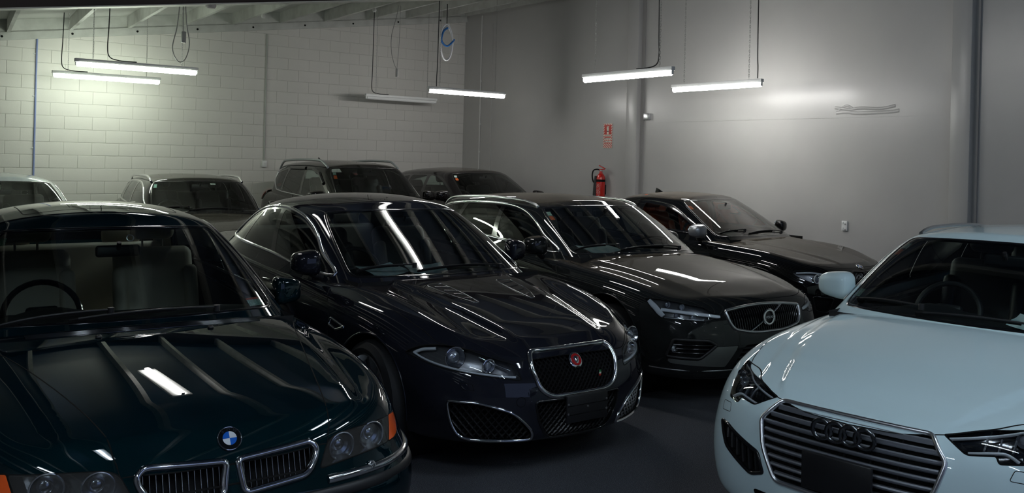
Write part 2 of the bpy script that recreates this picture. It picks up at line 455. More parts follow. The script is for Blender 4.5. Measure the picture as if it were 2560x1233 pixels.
YB = 11.5
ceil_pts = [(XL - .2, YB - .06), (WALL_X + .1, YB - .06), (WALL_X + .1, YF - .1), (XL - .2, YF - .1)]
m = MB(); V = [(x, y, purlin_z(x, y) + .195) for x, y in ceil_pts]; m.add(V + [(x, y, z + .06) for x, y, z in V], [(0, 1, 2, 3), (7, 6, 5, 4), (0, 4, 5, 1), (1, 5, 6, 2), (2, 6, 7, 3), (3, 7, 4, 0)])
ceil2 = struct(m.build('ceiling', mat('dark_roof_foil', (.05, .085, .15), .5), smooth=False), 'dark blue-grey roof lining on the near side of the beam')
ceil_pts = [(XL - .2, WALL_Y + .1), (WALL_X + .1, WALL_Y + .1), (WALL_X + .1, YB), (XL - .2, YB)]
m = MB(); V = [(x, y, purlin_z(x, y) + .195) for x, y in ceil_pts]; m.add(V + [(x, y, z + .06) for x, y, z in V], [(0, 1, 2, 3), (7, 6, 5, 4), (0, 4, 5, 1), (1, 5, 6, 2), (2, 6, 7, 3), (3, 7, 4, 0)])
ceil = struct(m.build('ceiling', mat('white_roof_lining', (.72, .73, .70), .6), smooth=False), 'white sloping roof lining over timber purlins')
_nt = MATS['white_roof_lining'].node_tree; _w = _nt.nodes.new('ShaderNodeTexWave'); _w.bands_direction = 'Y'; _w.inputs['Scale'].default_value = 9.0; _tc = _nt.nodes.new('ShaderNodeTexCoord'); _nt.links.new(_tc.outputs['Object'], _w.inputs['Vector'])
_b = _nt.nodes.new('ShaderNodeBump'); _b.inputs['Strength'].default_value = .8; _b.inputs['Distance'].default_value = .02; _nt.links.new(_w.outputs['Fac'], _b.inputs['Height']); _nt.links.new(_b.outputs[0], _nt.nodes['Principled BSDF'].inputs['Normal'])
led = struct(beam('trim_1', (XL, WALL_Y - .03, led_z(XL) - .115), (WALL_X, WALL_Y - .03, led_z(WALL_X) - .115), .06, .115, M_TIMBER), 'white timber ledger bolted along the block wall')
for k in range(9):
    x = 1.9 + k * .95; mb_ = MB(); mb_.lathe([(0, .012), (.016, .010), (.018, 0)], 10, Matrix.Translation((x, WALL_Y - .06, led_z(x) - .06)) @ Matrix.Rotation(math.pi / 2, 4, 'X')); mb_.build('bolt', MATTE, led)
struct(beam('trim_2', (XL, WALL_Y - .02, led_z(XL)), (WALL_X, WALL_Y - .02, led_z(WALL_X)), .03, .19, M_TIMBER), 'white timber blocking between the purlin ends')
for i in range(-7, 11):
    x1 = 2.835 + .845 * i; x0 = x1 - (WALL_Y - YF) * PD[0]
    ya = WALL_Y - .036
    if x0 < XL + .05:   # starts at the left wall
        t = (XL + .05 - x1) / (-(PD[0])); yb = WALL_Y - t
        if yb > ya - .5: continue
        xb = XL + .05
    else: yb, xb = YF + .02, x0
    ym = 11.455; xm = x1 - (WALL_Y - ym) * PD[0]
    if xm > XL + .05: struct(beam('purlin', (x1 - .0036, ya, purlin_z(x1 - .0036, ya)), (xm, ym, purlin_z(xm, ym)), .048, .19, M_TIMBER, parent=ceil))
    else: struct(beam('purlin', (x1 - .0036, ya, purlin_z(x1 - .0036, ya)), (xb, yb, purlin_z(xb, yb)), .048, .19, M_TIMBER, parent=ceil)); continue
    ym = 11.445; xm = x1 - (WALL_Y - ym) * PD[0]; struct(beam('purlin', (xm, ym, purlin_z(xm, ym)), (xb, yb, purlin_z(xb, yb)), .048, .19, M_TIMBER, parent=ceil2))
struct(beam('trim_3', (WALL_X - .03, YF + .02, purlin_z(WALL_X, YF + .02) + .0), (WALL_X - .03, WALL_Y - .04, purlin_z(WALL_X, WALL_Y - .04) + .0), .05, .19, M_TIMBER), 'white timber plate along the top of the grey wall')
for Y in (11.5, 3.0, -2.0):
    if Y == 11.5:
        fr = struct(beam('trim_4', (XL + .02, Y, 3.466 + (XL - 2.438) * .1447), (WALL_X - .06, Y, 3.466 + (WALL_X - .06 - 2.438) * .1447), .10, .42, M_BEAM), 'dark oxide painted steel roof beam')
        struct(beam('flange', (XL + .02, Y, 3.452 + (XL - 2.438) * .1447), (WALL_X - .06, Y, 3.452 + (WALL_X - .06 - 2.438) * .1447), .18, .014, M_STEELW, parent=fr))

# pilasters on the grey wall
for n_, (ya, yb, yc) in enumerate(((10.17, 10.41, 10.11), (4.955, 5.18, 4.905))):
    m = MB(); zt = purlin_z(WALL_X, yb) - .02; m.bevbox((WALL_X - .05, (ya + yb) / 2, zt / 2), (.12, yb - ya, zt), .012); struct(m.build('trim_%d' % (5 + n_), M_PLASTER), 'grey painted pilaster on the plain wall')
    m = MB(); m.box((WALL_X - .012, (yc + ya) / 2, zt / 2), (.03, ya - yc, zt)); struct(m.build('trim_%d' % (7 + n_), mat('grey_strip', (.30, .295, .285), .5), smooth=False), 'dark strip beside the pilaster')  # narrow strip, darker than the wall paint
# slight horizontal paint step on the wall between the pilasters and beyond
m = MB(); m.box((WALL_X - .002, 7.6, 2.45 + .9), (.006, 4.83, 1.9)); struct(m.build('trim_9', M_PLASTER, smooth=False), 'smooth upper sheet on the grey wall')
# dents and scuffs where something has bumped the grey wall
def scuff(name, pts, w, h):
    P = np.array([(WALL_X - .005, y, z) for y, z in pts]); P = bez(P, 6); N = np.tile([-1., 0, 0], (len(P), 1)); V, Fs = sweep_mesh0(P, N, [(-w / 2, -.004), (-w / 4, h), (w / 4, h * .6), (w / 2, -.004)]); o = mesh_obj(name, V, Fs, M_PLASTER, bpy.data.objects['wall_right']); return o
def sweep_mesh0(P, N, prof):
    T = np.gradient(P, axis=0); T /= np.linalg.norm(T, axis=1)[:, None]; B = np.cross(T, N); pr = np.array(prof); k = len(pr)
    V = (P[:, None] + pr[None, :, 0, None] * B[:, None] + pr[None, :, 1, None] * N[:, None]).reshape(-1, 3)
    return V, [(i * k + q, i * k + q + 1, (i + 1) * k + q + 1, (i + 1) * k + q) for i in range(len(P) - 1) for q in range(k - 1)]
scuff('dent', [(6.72, 2.53), (6.62, 2.515), (6.5, 2.50), (6.35, 2.515), (6.1, 2.50), (5.9, 2.53)], .05, .007); scuff('dent', [(6.7, 2.46), (6.55, 2.47), (6.4, 2.45), (6.0, 2.455), (5.85, 2.47)], .06, .006)
scuff('dent', [(6.66, 2.50), (6.55, 2.55), (6.45, 2.50)], .04, .006)

# ------------------------------------------------------------------ car builder
MIR = np.array([1, -1, 1.])
def sweep_mesh(P, N, prof, closed=False):
    P = np.asarray(P, float); N = np.asarray(N, float); n = len(P); k = len(prof)
    T = (np.roll(P, -1, 0) - np.roll(P, 1, 0)) if closed else np.gradient(P, axis=0)
    T /= np.maximum(np.linalg.norm(T, axis=1), 1e-9)[:, None]
    B = np.cross(T, N); B /= np.maximum(np.linalg.norm(B, axis=1), 1e-9)[:, None]
    pr = np.array(prof, float)
    V = P[:, None] + pr[None, :, 0, None] * B[:, None] + pr[None, :, 1, None] * N[:, None]
    Fs = []
    for i in range(n if closed else n - 1):
        j = (i + 1) % n
        for q in range(k): q2 = (q + 1) % k; Fs.append((i * k + q, i * k + q2, j * k + q2, j * k + q))
    if not closed: Fs.append(tuple(range(k))[::-1]); Fs.append(tuple((n - 1) * k + q for q in range(k)))
    return V.reshape(-1, 3), Fs

def rprof(w, h, n=8, base=-.003):
    """half-round strip profile, w wide, h proud"""
    p = [(-w / 2, base)] + [(-w / 2 * math.cos(math.pi * i / n), h * math.sin(math.pi * i / n)) for i in range(n + 1)] + [(w / 2, base)]
    return p

def smooth_line(pts, w=.16):
    """profile through points with its corners eased out"""
    x, z = np.array(pts, float).T; lo, hi = x[0] - 1.2, x[-1] + 1.2; X = np.linspace(lo, hi, 900); st = X[1] - X[0]
    Z = np.interp(X, x, z); m = X < x[0]; Z[m] = z[0] + (X[m] - x[0]) * (z[1] - z[0]) / (x[1] - x[0]); m = X > x[-1]; Z[m] = z[-1] + (X[m] - x[-1]) * (z[-1] - z[-2]) / (x[-1] - x[-2])
    k = np.arange(-3 * w, 3 * w + st, st); g = np.exp(-(k / w) ** 2); g /= g.sum(); n = len(g) // 2; Zp = np.convolve(np.pad(Z, n, 'edge'), g, 'same')[n:-n]
    return lambda q: np.interp(q, X, Zp)

class Car:
    def __init__(c, name, label, sp, k=(14, 9), group='cars parked in the hall'):
        c.sp = sp; x0, y0, a = sp['pose']; a = math.radians(a); c.s0 = sp['L'] / 2
        c.root = empty(name, (x0 - c.s0 * math.cos(a), y0 - c.s0 * math.sin(a), 0), a, label, 'car', group)
        c.k = k; c.off = np.array([c.s0, 0, 0.])
        c.paint = sp['paint']; c.seams = []
        c.body = c.make_body(); c.gh = c.make_gh()
        c.bb = c.body.bvh(); c.gb = c.gh.bvh()
    # ---- surfaces
    def make_body(c):
        sp = c.sp; plan = np.array(sp['plan'], float); C = len(plan); kc = sp['kc']; ci = np.arange(C)
        T = np.gradient(plan, axis=0); T[0] = (0, 1); T[-1] = (0, -1)
        T /= np.linalg.norm(T, axis=1)[:, None]; IN = np.stack([T[:, 1], -T[:, 0]], 1)
        zcf = smooth_line(sp['zc']); rows = []
        for ins, zz in sp['rows']:
            i_ = np.interp(ci, kc, ins); z_ = np.interp(ci, kc, zz)
            p = plan + IN * i_[:, None]; p[:, 1] = np.maximum(p[:, 1], 0)
            rows.append(np.stack([-p[:, 0], p[:, 1], z_], 1))
        e = rows[-1]; s_e = -e[:, 0]; s_f, s_r = sp['spine']
        nf = int((s_e < s_f).sum()); ss = np.clip(s_e, s_f, s_r)
        d = np.where(s_e < s_f, -(np.arange(nf)[::-1].tolist() + [0] * (C - nf) and np.concatenate([np.arange(nf)[::-1], np.zeros(C - nf)])) * .03, 0)
        nr = int((s_e > s_r).sum()); d2 = np.concatenate([np.zeros(C - nr), np.arange(nr) * .03])
        ss = ss + d + d2
        zc = zcf(ss); spn = np.stack([-ss, 0 * ss, zc], 1); pw = sp.get('crown', 2.2)
        ze = zcf(s_e) - e[:, 2]
        for fr in (.09, .34, .66):
            q = e + (spn - e) * fr; q[:, 2] = zcf(-q[:, 0]) - ze * (1 - fr) ** pw; rows.append(q)
        rows.append(spn); P = np.array(rows); R = len(P)
        tu = np.linspace(0, C - 1, (C - 1) * c.k[0] + 1); tv = np.unique(np.concatenate([np.linspace(0, 4, 4 * c.k[1] + 1), np.linspace(4, 7, int(3 * c.k[1] * (2.6 if c.k[0] > 10 else 1)) + 1), np.linspace(7, R - 1, (R - 8) * c.k[1] + 1)]).round(6))
        dz = sp.get('disp'); s_h = sp.get('hood_end', 1.45)
        def D(V, uu, vv):
            # even out the bonnet: one calm polynomial sheet inside its edges
            s, y, z = -V[..., 0], V[..., 1], V[..., 2]; sel = (vv > 6.15) & (s < s_h + .25) & (s > .16)
            def basis(s, y): s = s - .8; y2 = y * y; return np.stack([s ** a * y2 ** b for a in range(5) for b in range(4) if a + b < 6], -1)
            co, *_ = np.linalg.lstsq(basis(s[sel], y[sel]), z[sel], rcond=None); zf = basis(s, y) @ co
            w_ = sstep(6.0, 7.0, vv) * (1 - sstep(s_h, s_h + .25, s)) * sstep(.10, .26, s); V = V.copy(); V[..., 2] = np.where(w_ > 0, z + (zf - z) * w_, z)
            return dz(V, uu, vv) if dz else V
        return net_surf(P, tu, tv, D)
    def make_gh(c):
        g = c.sp['gh']; B = np.array(g['base'], float); T = np.array(g['top'], float); C = len(B)
        B = np.stack([-B[:, 0], B[:, 1], B[:, 2]], 1); T = np.stack([-T[:, 0], T[:, 1], T[:, 2]], 1)
        pl = B[:, :2]; tg = np.gradient(pl, axis=0); tg[0] = (0, 1); tg[-1] = (0, -1); tg /= np.linalg.norm(tg, axis=1)[:, None]
        OUT = np.stack([tg[:, 1], -tg[:, 0], 0 * tg[:, 0]], 1)
        bl = g.get('bulge', .035)
        rows = [B - (T - B) * .3, B, B + (T - B) * .5 + OUT * bl, B + (T - B) * .93 + OUT * bl * .35]
        st = -T[:, 0]; s_f, s_r = g.get('spine', (st.min() + .12, st.max() - .12))
        ss = np.clip(st, s_f, s_r); nf = int((st < s_f).sum()); nr = int((st > s_r).sum())
        ss = ss - np.concatenate([np.arange(nf)[::-1] * .02, np.zeros(C - nf)]) + np.concatenate([np.zeros(C - nr), np.arange(nr) * .02])
        S = np.stack([-ss, 0 * ss, smooth_line(g['roof'])(ss)], 1)
        for fr in (.10, .35, .68):
            q = T + (S - T) * fr; q[:, 2] = T[:, 2] + (S[:, 2] - T[:, 2]) * (1 - (1 - fr) ** 2.6); rows.append(q)
        rows.append(S); P = np.array(rows); R = len(P)
        tu = np.linspace(0, C - 1, (C - 1) * c.k[0] + 1); tv = np.linspace(0, R - 1, (R - 1) * c.k[1] + 1)
        c.gh_n = (len(tu), len(tv)); return net_surf(P, tu, tv, g.get('disp'))
    # ---- projection: view = angle in degrees from straight ahead towards the left side, or 'T'
    def ab(c, view, V, sg=1):
        V = V * np.array([1, sg, 1.]) if sg == -1 else V
        if view == 'T': return np.stack([-V[:, 0], V[:, 1]], 1)
        if view == 'R': return V[:, 1:3]
        q = math.radians(view); return np.stack([-math.sin(q) * V[:, 0] + math.cos(q) * V[:, 1], V[:, 2]], 1)
    def w(c, view):
        if view == 'T': return np.array([0, 0, 1.])
        if view == 'R': return np.array([-1., 0, 0])
        q = math.radians(view); return np.array([math.cos(q), math.sin(q), 0])
    def pt3(c, view, ab, deep=4.0):
        a, b = ab; w = c.w(view)
        if view == 'T': p = np.array([-a, b, 0.])
        elif view == 'R': p = np.array([-c.sp['L'] / 2, a, b])
        else:
            q = math.radians(view); h = np.array([-math.sin(q), math.cos(q), 0]); p = h * a + np.array([0, 0, b])
            p = p + w * (-(c.sp['L'] / 2) * w[0])
        return p + w * deep
    def pj(c, view, pts, which='b', lift=0.0):
        """project 2-D points on the left/centre of the body ('b'), greenhouse ('g') or both"""
        tr = {'b': [c.bb], 'g': [c.gb], 'x': [c.bb, c.gb]}[which]; w = c.w(view); P = []; N = []
        for ab in pts:
            o = c.pt3(view, ab); best = None
            for t in tr:
                h = t.ray_cast(Vector(o), Vector(-w))
                if h[0] is not None and (best is None or h[3] < best[3]): best = h
            if best is None:
                for t in tr:
                    h = t.find_nearest(Vector(o - w * 3.2))
                    if best is None or h[3] < best[3]: best = h
            n = np.array(best[1]);
            if n @ w < 0: n = -n
            P.append(np.array(best[0])); N.append(n)
        P = np.array(P); N = np.array(N)
        if len(N) > 2:   # calm facet normals
            for _ in range(2): N = .5 * N + .25 * (np.roll(N, 1, 0) + np.roll(N, -1, 0))
            N /= np.linalg.norm(N, axis=1)[:, None]
        return P + N * lift, N
    def levelset(c, S, view, poly, sg=1, thr=.08, cons=None):
        V = S.V; f = np.full(len(V), .5); w = c.w(view).copy()
        if sg == -1: w = w * MIR
        ok = (S.N @ w) > thr
        if cons is not None: ok &= cons(V * np.array([1, sg if sg else 1, 1.]), S)
        if ok.any():
            ab = c.ab(view, V[ok], sg); lo, hi = poly.min(0) - .1, poly.max(0) + .1
            near = ((ab > lo) & (ab < hi)).all(1); g = np.full(len(ab), .5)
            if near.any(): g[near] = poly_sd(ab[near], poly)
            f[ok] = g
        return f
    # ---- emission
    def emit(c, name, V, Fs, m, parent=None, sg=1, N=None, smooth=True, ang=40):
        V = np.asarray(V, float)
        if sg == -1:
            V = V * MIR; Fs = [tuple(f)[::-1] for f in Fs]
            if N is not None: N = N * MIR
        o = mesh_obj(name, V + c.off, Fs, m, parent or c.root, N=N, smooth=smooth)
        if smooth and N is None: sharp(o, ang)
        return o
    def surf(c, name, S, m, parent=None):
        if len(S.F) == 0: return None
        S = Surf(S.X.copy(), S.F); S.X[:, :3] += c.off
        return S.obj(name, m, parent or c.root)
    def mb(c, name, mb, m, parent=None, sg=1, ang=40): return c.emit(name, np.array([tuple(p) for p in mb.v]), mb.f, m, parent, sg, ang=ang)
    def seam(c, P, N, closed=True, wd=.005, sides=(1, -1)):
        V, Fs = sweep_mesh(P, N, [(-wd / 2, .0004), (0, .0011), (wd / 2, .0004)], closed)
        for s in sides: c.seams.append((V if s == 1 else V * MIR, Fs if s == 1 else [f[::-1] for f in Fs]))
    def strip(c, name, view, pts, m, w=.012, h=.008, closed=True, which='b', sides=(1, -1), parent=None, lift=0, prof=None, step=.025):
        P, N = c.pj(view, dens(pts, step, closed), which, lift); V, Fs = sweep_mesh(P, N, prof or rprof(w, h), closed)
        out = []
        for s in sides:
            pa = parent[s] if isinstance(parent, dict) else parent
            out.append(c.emit(name, V, Fs, m, pa, s))
        return out
    def panel(c, name, view, poly, m, sides=(1, -1), key='body', seam=True, cons=None, thr=.08, make=True, lift=0, seamw=.005):
        """cut a panel out of the shell and make it a part of its own"""
        out = {}
        for s in sides:
            S = getattr(c, key); f = c.levelset(S, view, poly, s, thr, cons)
            inn, rest = S.cut(f); setattr(c, key, rest)
            if make and len(inn.F):
                out[s] = c.surf(name, inn.offset(lift) if lift else inn, m)
            else: out[s] = inn
        if seam:
            P, N = c.pj(view, dens(poly, .03), 'b' if key == 'body' else 'g')
            c.seam(P, N, True, seamw, tuple(s if s else 1 for s in sides))
        return out
    def recess(c, name, view, poly, m, depth, sides=(1, -1), cons=None, key='body', floor=True, vec=None, wallm=None, thr=.08):
        """cut an opening; leaves a pocket with walls and a floor. returns {side: pocket object}, {side: cut-out skin}"""
        obs, skins = {}, {}
        P, N = c.pj(view, dens(poly, .02), 'b' if key == 'body' else 'g'); d = -c.w(view) if vec is None else np.array(vec)
        for s in sides:
            S = getattr(c, key); inn, rest = S.cut(c.levelset(S, view, poly, s, thr, cons)); setattr(c, key, rest); skins[s] = inn
            sg = s if s else 1; dd = d * (MIR if sg == -1 else 1)
            n = len(P); Pw = P * (MIR if sg == -1 else 1)
            cen = Pw.mean(0)
            V = np.concatenate([Pw, Pw + dd * depth + (cen - Pw) * .06]); Fs = [(i, (i + 1) % n, n + (i + 1) % n, n + i) for i in range(n)]
            if floor and len(inn.F):
                b = len(V); I = inn.V + dd * depth + (cen - inn.V) * .06
                V = np.concatenate([V, I]); Fs += [tuple(f + b) for f in inn.F]
            obs[s] = mesh_obj(name, V + c.off, Fs, m, c.root, smooth=False)
        return obs, skins
    def finish_seams(c):
        V = []; Fs = []; b = 0
        for v, f in c.seams: V.append(v); Fs += [tuple(np.array(q) + b) for q in f]; b += len(v)
        if V: c.emit('panel_gap', np.concatenate(V), Fs, MATTE)['kind'] = 'stuff'

# ---- generic pieces
def wheel_meshes(R, rim, wdt, style, rim_m, key, cal=None):
    """tyre, rim and disc around the Y axis, outer face towards +Y"""
    M = Matrix.Rotation(-math.pi / 2, 4, 'X')
    t = MB(); h = wdt / 2
    t.lathe([(rim + .004, -h * .86), (rim + .02, -h), (R - .045, -h * 1.03), (R - .012, -h * .86), (R, -h * .55), (R, h * .55), (R - .012, h * .86), (R - .045, h * 1.03), (rim + .02, h), (rim + .004, h * .86)], 48, M)
    r = MB()
    r.lathe([(rim - .02, -h * .9), (rim - .012, -h * .8), (rim - .035, -h * .2), (rim - .03, h * .55), (rim - .012, h * .80), (rim - .006, h * .94), (rim + .006, h * .96), (rim + .006, h * .84)], 48, M)
    n = style[0]; w0, w1 = style[1], style[2]; twin = style[3] if len(style) > 3 else 0
    for i in range(n):
        for tw in ((-twin, twin) if twin else (0,)):
            a = 2 * math.pi * i / n + tw; ca, sa = math.cos(a), math.sin(a)
            def q(rad, off, dep): return M @ Vector((rad * ca - off * sa, rad * sa + off * ca, dep))
            V = []
            for rad, wd, dp in ((.05, w0, h * .66), (rim * .55, (w0 + w1) / 2, h * .72), (rim - .016, w1, h * .80)):
                V += [q(rad, -wd / 2, dp - .04), q(rad, -wd / 2 * .8, dp), q(rad, wd / 2 * .8, dp), q(rad, wd / 2, dp - .04)]
            r.add(V, [(k * 4 + j, (k + 1) * 4 + j, (k + 1) * 4 + (j + 1) % 4, k * 4 + (j + 1) % 4) for k in (0, 1) for j in range(4)])
    r.lathe([(0, h * .74), (.032, h * .74), (.036, h * .70), (.075, h * .64), (.085, h * .4)], 24, M)
    d = MB(); d.lathe([(.06, -.02), (rim * .78, -.02), (rim * .78, .008), (.06, .008)], 32, M)
    if cal:
        d2 = MB(); d2.bevbox((rim * .55, .02, rim * .25), (.08, .07, .2), .02)
    return t, r, d

def add_wheels(c, sp):
    R, rim, wdt = sp['R'], sp['rim'], sp.get('tw', .235)
    t, r, d = wheel_meshes(R, rim, wdt, sp.get('wstyle', (5, .07, .055)), None, '')
    proto = None
    for s in (sp['sf'], sp['sr']):
        for sg in (1, -1):
            y = sp['track'] * sg
            if proto is None:
                o = t.build('wheel', RUBBER); q = r.build('rim', sp.get('rimmat', SATIN)); b = d.build('brake_disc', mat('brake_steel', (.35, .34, .33), .35, 1))
                proto = (o, q, b)
            else:
                o, q, b = (x.copy() for x in proto)
                for x in (o, q, b): COL.objects.link(x)
            o.parent = c.root; o.location = (c.s0 - s, y, R); o.rotation_euler = (0, .35, 0 if sg == 1 else math.pi)
            q.parent = o; b.parent = o
            if sg == 1: q.parent = o

def seat_mesh(w=.5, back_h=.62, head=True, tilt=.30):
    """cushion, backrest and head restraint shapes; x forward, origin on floor under the hip"""
    cu = MB(); cu.bevbox((.12, 0, .27), (.52, w, .16), .06, Matrix.Rotation(-.12, 3, 'Y'), 4)
    cu.bevbox((.12, w * .42, .30), (.50, .10, .17), .045, Matrix.Rotation(-.12, 3, 'Y'), 3); cu.bevbox((.12, -w * .42, .30), (.50, .10, .17), .045, Matrix.Rotation(-.12, 3, 'Y'), 3)
    Mb = Matrix.Rotation(-tilt, 3, 'Y'); ba = MB(); b0 = Vector((-.12, 0, .32))
    ba.bevbox(b0 + Mb @ Vector((0, 0, back_h * .5)), (.13, w * .96, back_h), .06, Mb, 4)
    for q in (1, -1): ba.bevbox(b0 + Mb @ Vector((.05, q * w * .42, back_h * .42)), (.11, .09, back_h * .72), .04, Mb, 3)
    he = MB(); 
    if head:
        for q in (.06, -.06): he.cyl(b0 + Mb @ Vector((0, q, back_h - .02)), b0 + Mb @ Vector((.0, q, back_h + .08)), .007, 8)
        he.bevbox(b0 + Mb @ Vector((.015, 0, back_h + .13)), (.10, .27, .17), .05, Mb, 4)
    return cu, ba, he

def add_interior(c, sp):
    """cabin tub, dashboard, seats, steering wheel (right-hand drive) and inner mirror"""
    sm = sp.get('seat', LEATHER_BLK); hl = sp.get('liner', HEADLINER); s1 = sp['cowl']; zb = sp['zb']; hw = sp.get('cabw', .70); sb = sp['cabend']
    X = lambda s: c.s0 - s
    m = MB(); V = [(X(s1 - .1), hw, .30), (X(sb), hw, .30), (X(sb), -hw, .30), (X(s1 - .1), -hw, .30), (X(s1 - .1), hw + .03, zb - .02), (X(sb), hw + .03, zb - .02), (X(sb), -hw - .03, zb - .02), (X(s1 - .1), -hw - .03, zb - .02)]
    m.add(V, [(0, 1, 2, 3), (0, 4, 5, 1), (1, 5, 6, 2), (2, 6, 7, 3), (3, 7, 4, 0)]); m.build('cabin_floor', CARPET, c.root, smooth=False)
    d = MB(); rows = [(s1 + .04, zb - .06), (s1 + .16, zb - .035), (s1 + .34, zb - .02), (s1 + .50, zb - .03), (s1 + .56, zb - .08), (s1 + .54, zb - .25), (s1 + .48, zb - .42)]
    ys = np.linspace(-hw, hw, 15); V = []; 
    for s, z in rows:
        for y in ys:
            hump = .045 * math.exp(-((y + .36) / .16) ** 2) * (1 if s > s1 + .3 else .2); V.append((X(s), y, z + hump - .02 * (abs(y) / hw) ** 4))
    n = len(ys); d.add(V, [(i * n + j, i * n + j + 1, (i + 1) * n + j + 1, (i + 1) * n + j) for i in range(len(rows) - 1) for j in range(n - 1)])
    d.build('dashboard', sp.get('dash', DASH), c.root)
    t = MB(); Mw = Matrix.Rotation(1.15, 3, 'Y'); cw = Vector((X(s1 + .68), -.36, zb - .06 + sp.get('wheel_up', 0)))
    t.torus(cw, .185, .016, Mw, 32, 10); t.bevbox(cw, (.10, .16, .05), .02, Mw)
    for q in ((0, .11), (0, -.11), (.11, 0)): t.bevbox(cw + Mw @ Vector((q[0], q[1], 0)), (.03 if q[0] == 0 else .14, .14 if q[0] == 0 else .05, .02), .008, Mw)
    t.cyl(cw, cw + Mw @ Vector((0, 0, -.0)) + Vector((.25, 0, -.08)), .03, 10); t.build('steering_wheel', GLOSSBLACK if sp.get('glosswheel') else LEATHER_BLK, c.root)
    zs = sp.get('seat_z', zb - .70)
    for y in (.36, -.36):
        cu, ba, he = seat_mesh(); sx = X(sp.get('seat_s', s1 + 1.12))
        for mb_ in (cu, ba, he): mb_.v = [(p[0] + sx, p[1] + y, p[2] + zs) for p in mb_.v]
        o = cu.build('seat', sm, c.root); ba.build('backrest', sm, o); he.build('head_restraint', sm, o)
    rb = MB(); rx = X(sp.get('rear_s', sb - .42)); rb.bevbox((rx + .12, 0, zs + .30), (.5, 2 * hw - .1, .18), .06, None, 4)
    Mb = Matrix.Rotation(-.42, 3, 'Y')
    o = rb.build('rear_seat', sm, c.root); r2 = MB(); r2.bevbox((rx - .22, 0, zs + .58), (.14, 2 * hw - .1, .60), .06, Mb, 4)
    for y in (-.36, .36): r2.bevbox((rx - .37, y, zs + .90), (.10, .26, .15), .045, Mb, 3)
    r2.build('rear_backrest', sm, o)
    # inner mirror
    if 'imirror' in sp:
        s, z = sp['imirror']; mm = MB(); mm.bevbox((X(s), 0, z), (.035, .23, .065), .02, Matrix.Rotation(-.15, 3, 'Y'), 3); mm.cyl((X(s) + .01, 0, z + .01), (X(s) + .03, 0, z + .05), .012, 8)
        mm.build('inner_mirror', BLACK, c.root)

def superell(c0, rad, e1=.6, e2=.6, n=20, m=28, M=None, warp=None):
    V = []; sg = lambda a, e: math.copysign(abs(a) ** e, a)
    for i in range(n + 1):
        p = -math.pi / 2 + math.pi * i / n
        for j in range(m):
            t = 2 * math.pi * j / m
            v = Vector((rad[0] * sg(math.cos(p), e1) * sg(math.cos(t), e2), rad[1] * sg(math.cos(p), e1) * sg(math.sin(t), e2), rad[2] * sg(math.sin(p), e1)))
            if warp: v = Vector(warp(v))
            if M is not None: v = M @ v
            V.append(v + Vector(c0))
    Fs = [(i * m + j, i * m + (j + 1) % m, (i + 1) * m + (j + 1) % m, (i + 1) * m + j) for i in range(n) for j in range(m)]
    return V, Fs

def add_mirrors(c, s, y, z, size=(.10, .115, .075), m=None, stalk=(.0, -.10), shape=(.55, .6), sweep=.18, sides=(1, -1), chrome=None, glassm=None):
    """door mirrors: shell with glass set into its rear face, on a foot"""
    def warp(v):
        x = v.x if v.x > 0 else v.x * .42
        return (x + abs(v.y) * 0 - sweep * v.y, v.y, v.z * (1 - .18 * (v.y / size[1])))
    for sg in sides:
        V, Fs = superell((-s, y, z), size, shape[0], shape[1], warp=warp)
        o = c.emit('door_mirror', np.array([tuple(v) for v in V]), Fs, m or c.paint, None, sg)
        V, Fs = superell((-s - size[0] * .40, y, z), (size[0] * .1, size[1] * .86, size[2] * .84), shape[0], shape[1], 10, 20, warp=warp)
        c.emit('mirror_glass', np.array([tuple(v) for v in V]), Fs, CHROME, o, sg)
        b = MB(); b.tube([(-s + stalk[0], y - size[1] * .3, z - size[2] * .5), (-s + stalk[0] - .01, y - size[1] * .8, z - size[2] * 1.0), (-s + stalk[0] - .03, y - size[1] * 1.0 + stalk[1], z - size[2] * 1.35)], [.03, .026, .03], 10)
        c.mb('mirror_foot', b, BLACK, o, sg)

def wiper(c, pts, lift=.012, m=None, sides=(1,)):
    pass

def add_wipers(c, arms):
    """arms: list of (pivot (s,y), tip (s,y)) seen from above, laid on glass and cowl"""
    for (a, b) in arms:
        ts = np.linspace(0, 1, 14); pts = [(a[0] + (b[0] - a[0]) * t, a[1] + (b[1] - a[1]) * t) for t in ts]
        P, N = c.pj('T', pts, 'x', .014); mbx = MB(); mbx.tube([tuple(p) for p in P], .006, 6)
        P2, _ = c.pj('T', [pts[0]], 'x', .012); mbx.cyl(P2[0] - [0, 0, .02], P2[0] + [0, 0, .012], .016, 10)
        o = c.mb('wiper', mbx, BLACK)
        # blade
        d = np.array(b) - np.array(a); pts = [(a[0] + d[0] * t, a[1] + d[1] * t) for t in np.linspace(.30, 1.06, 14)]
        P, N = c.pj('T', pts, 'x', .004); V, Fs = sweep_mesh(P, N, [(-.006, -.003), (-.004, .012), (.004, .012), (.006, -.003)]); c.emit('wiper_blade', V, Fs, MATTE, o)

def sticker(c, u0, v0, du, dv, bands, name='windscreen_sticker', m=None):
    """small printed label stuck on the windscreen; placed by position on the glass net"""
    pass

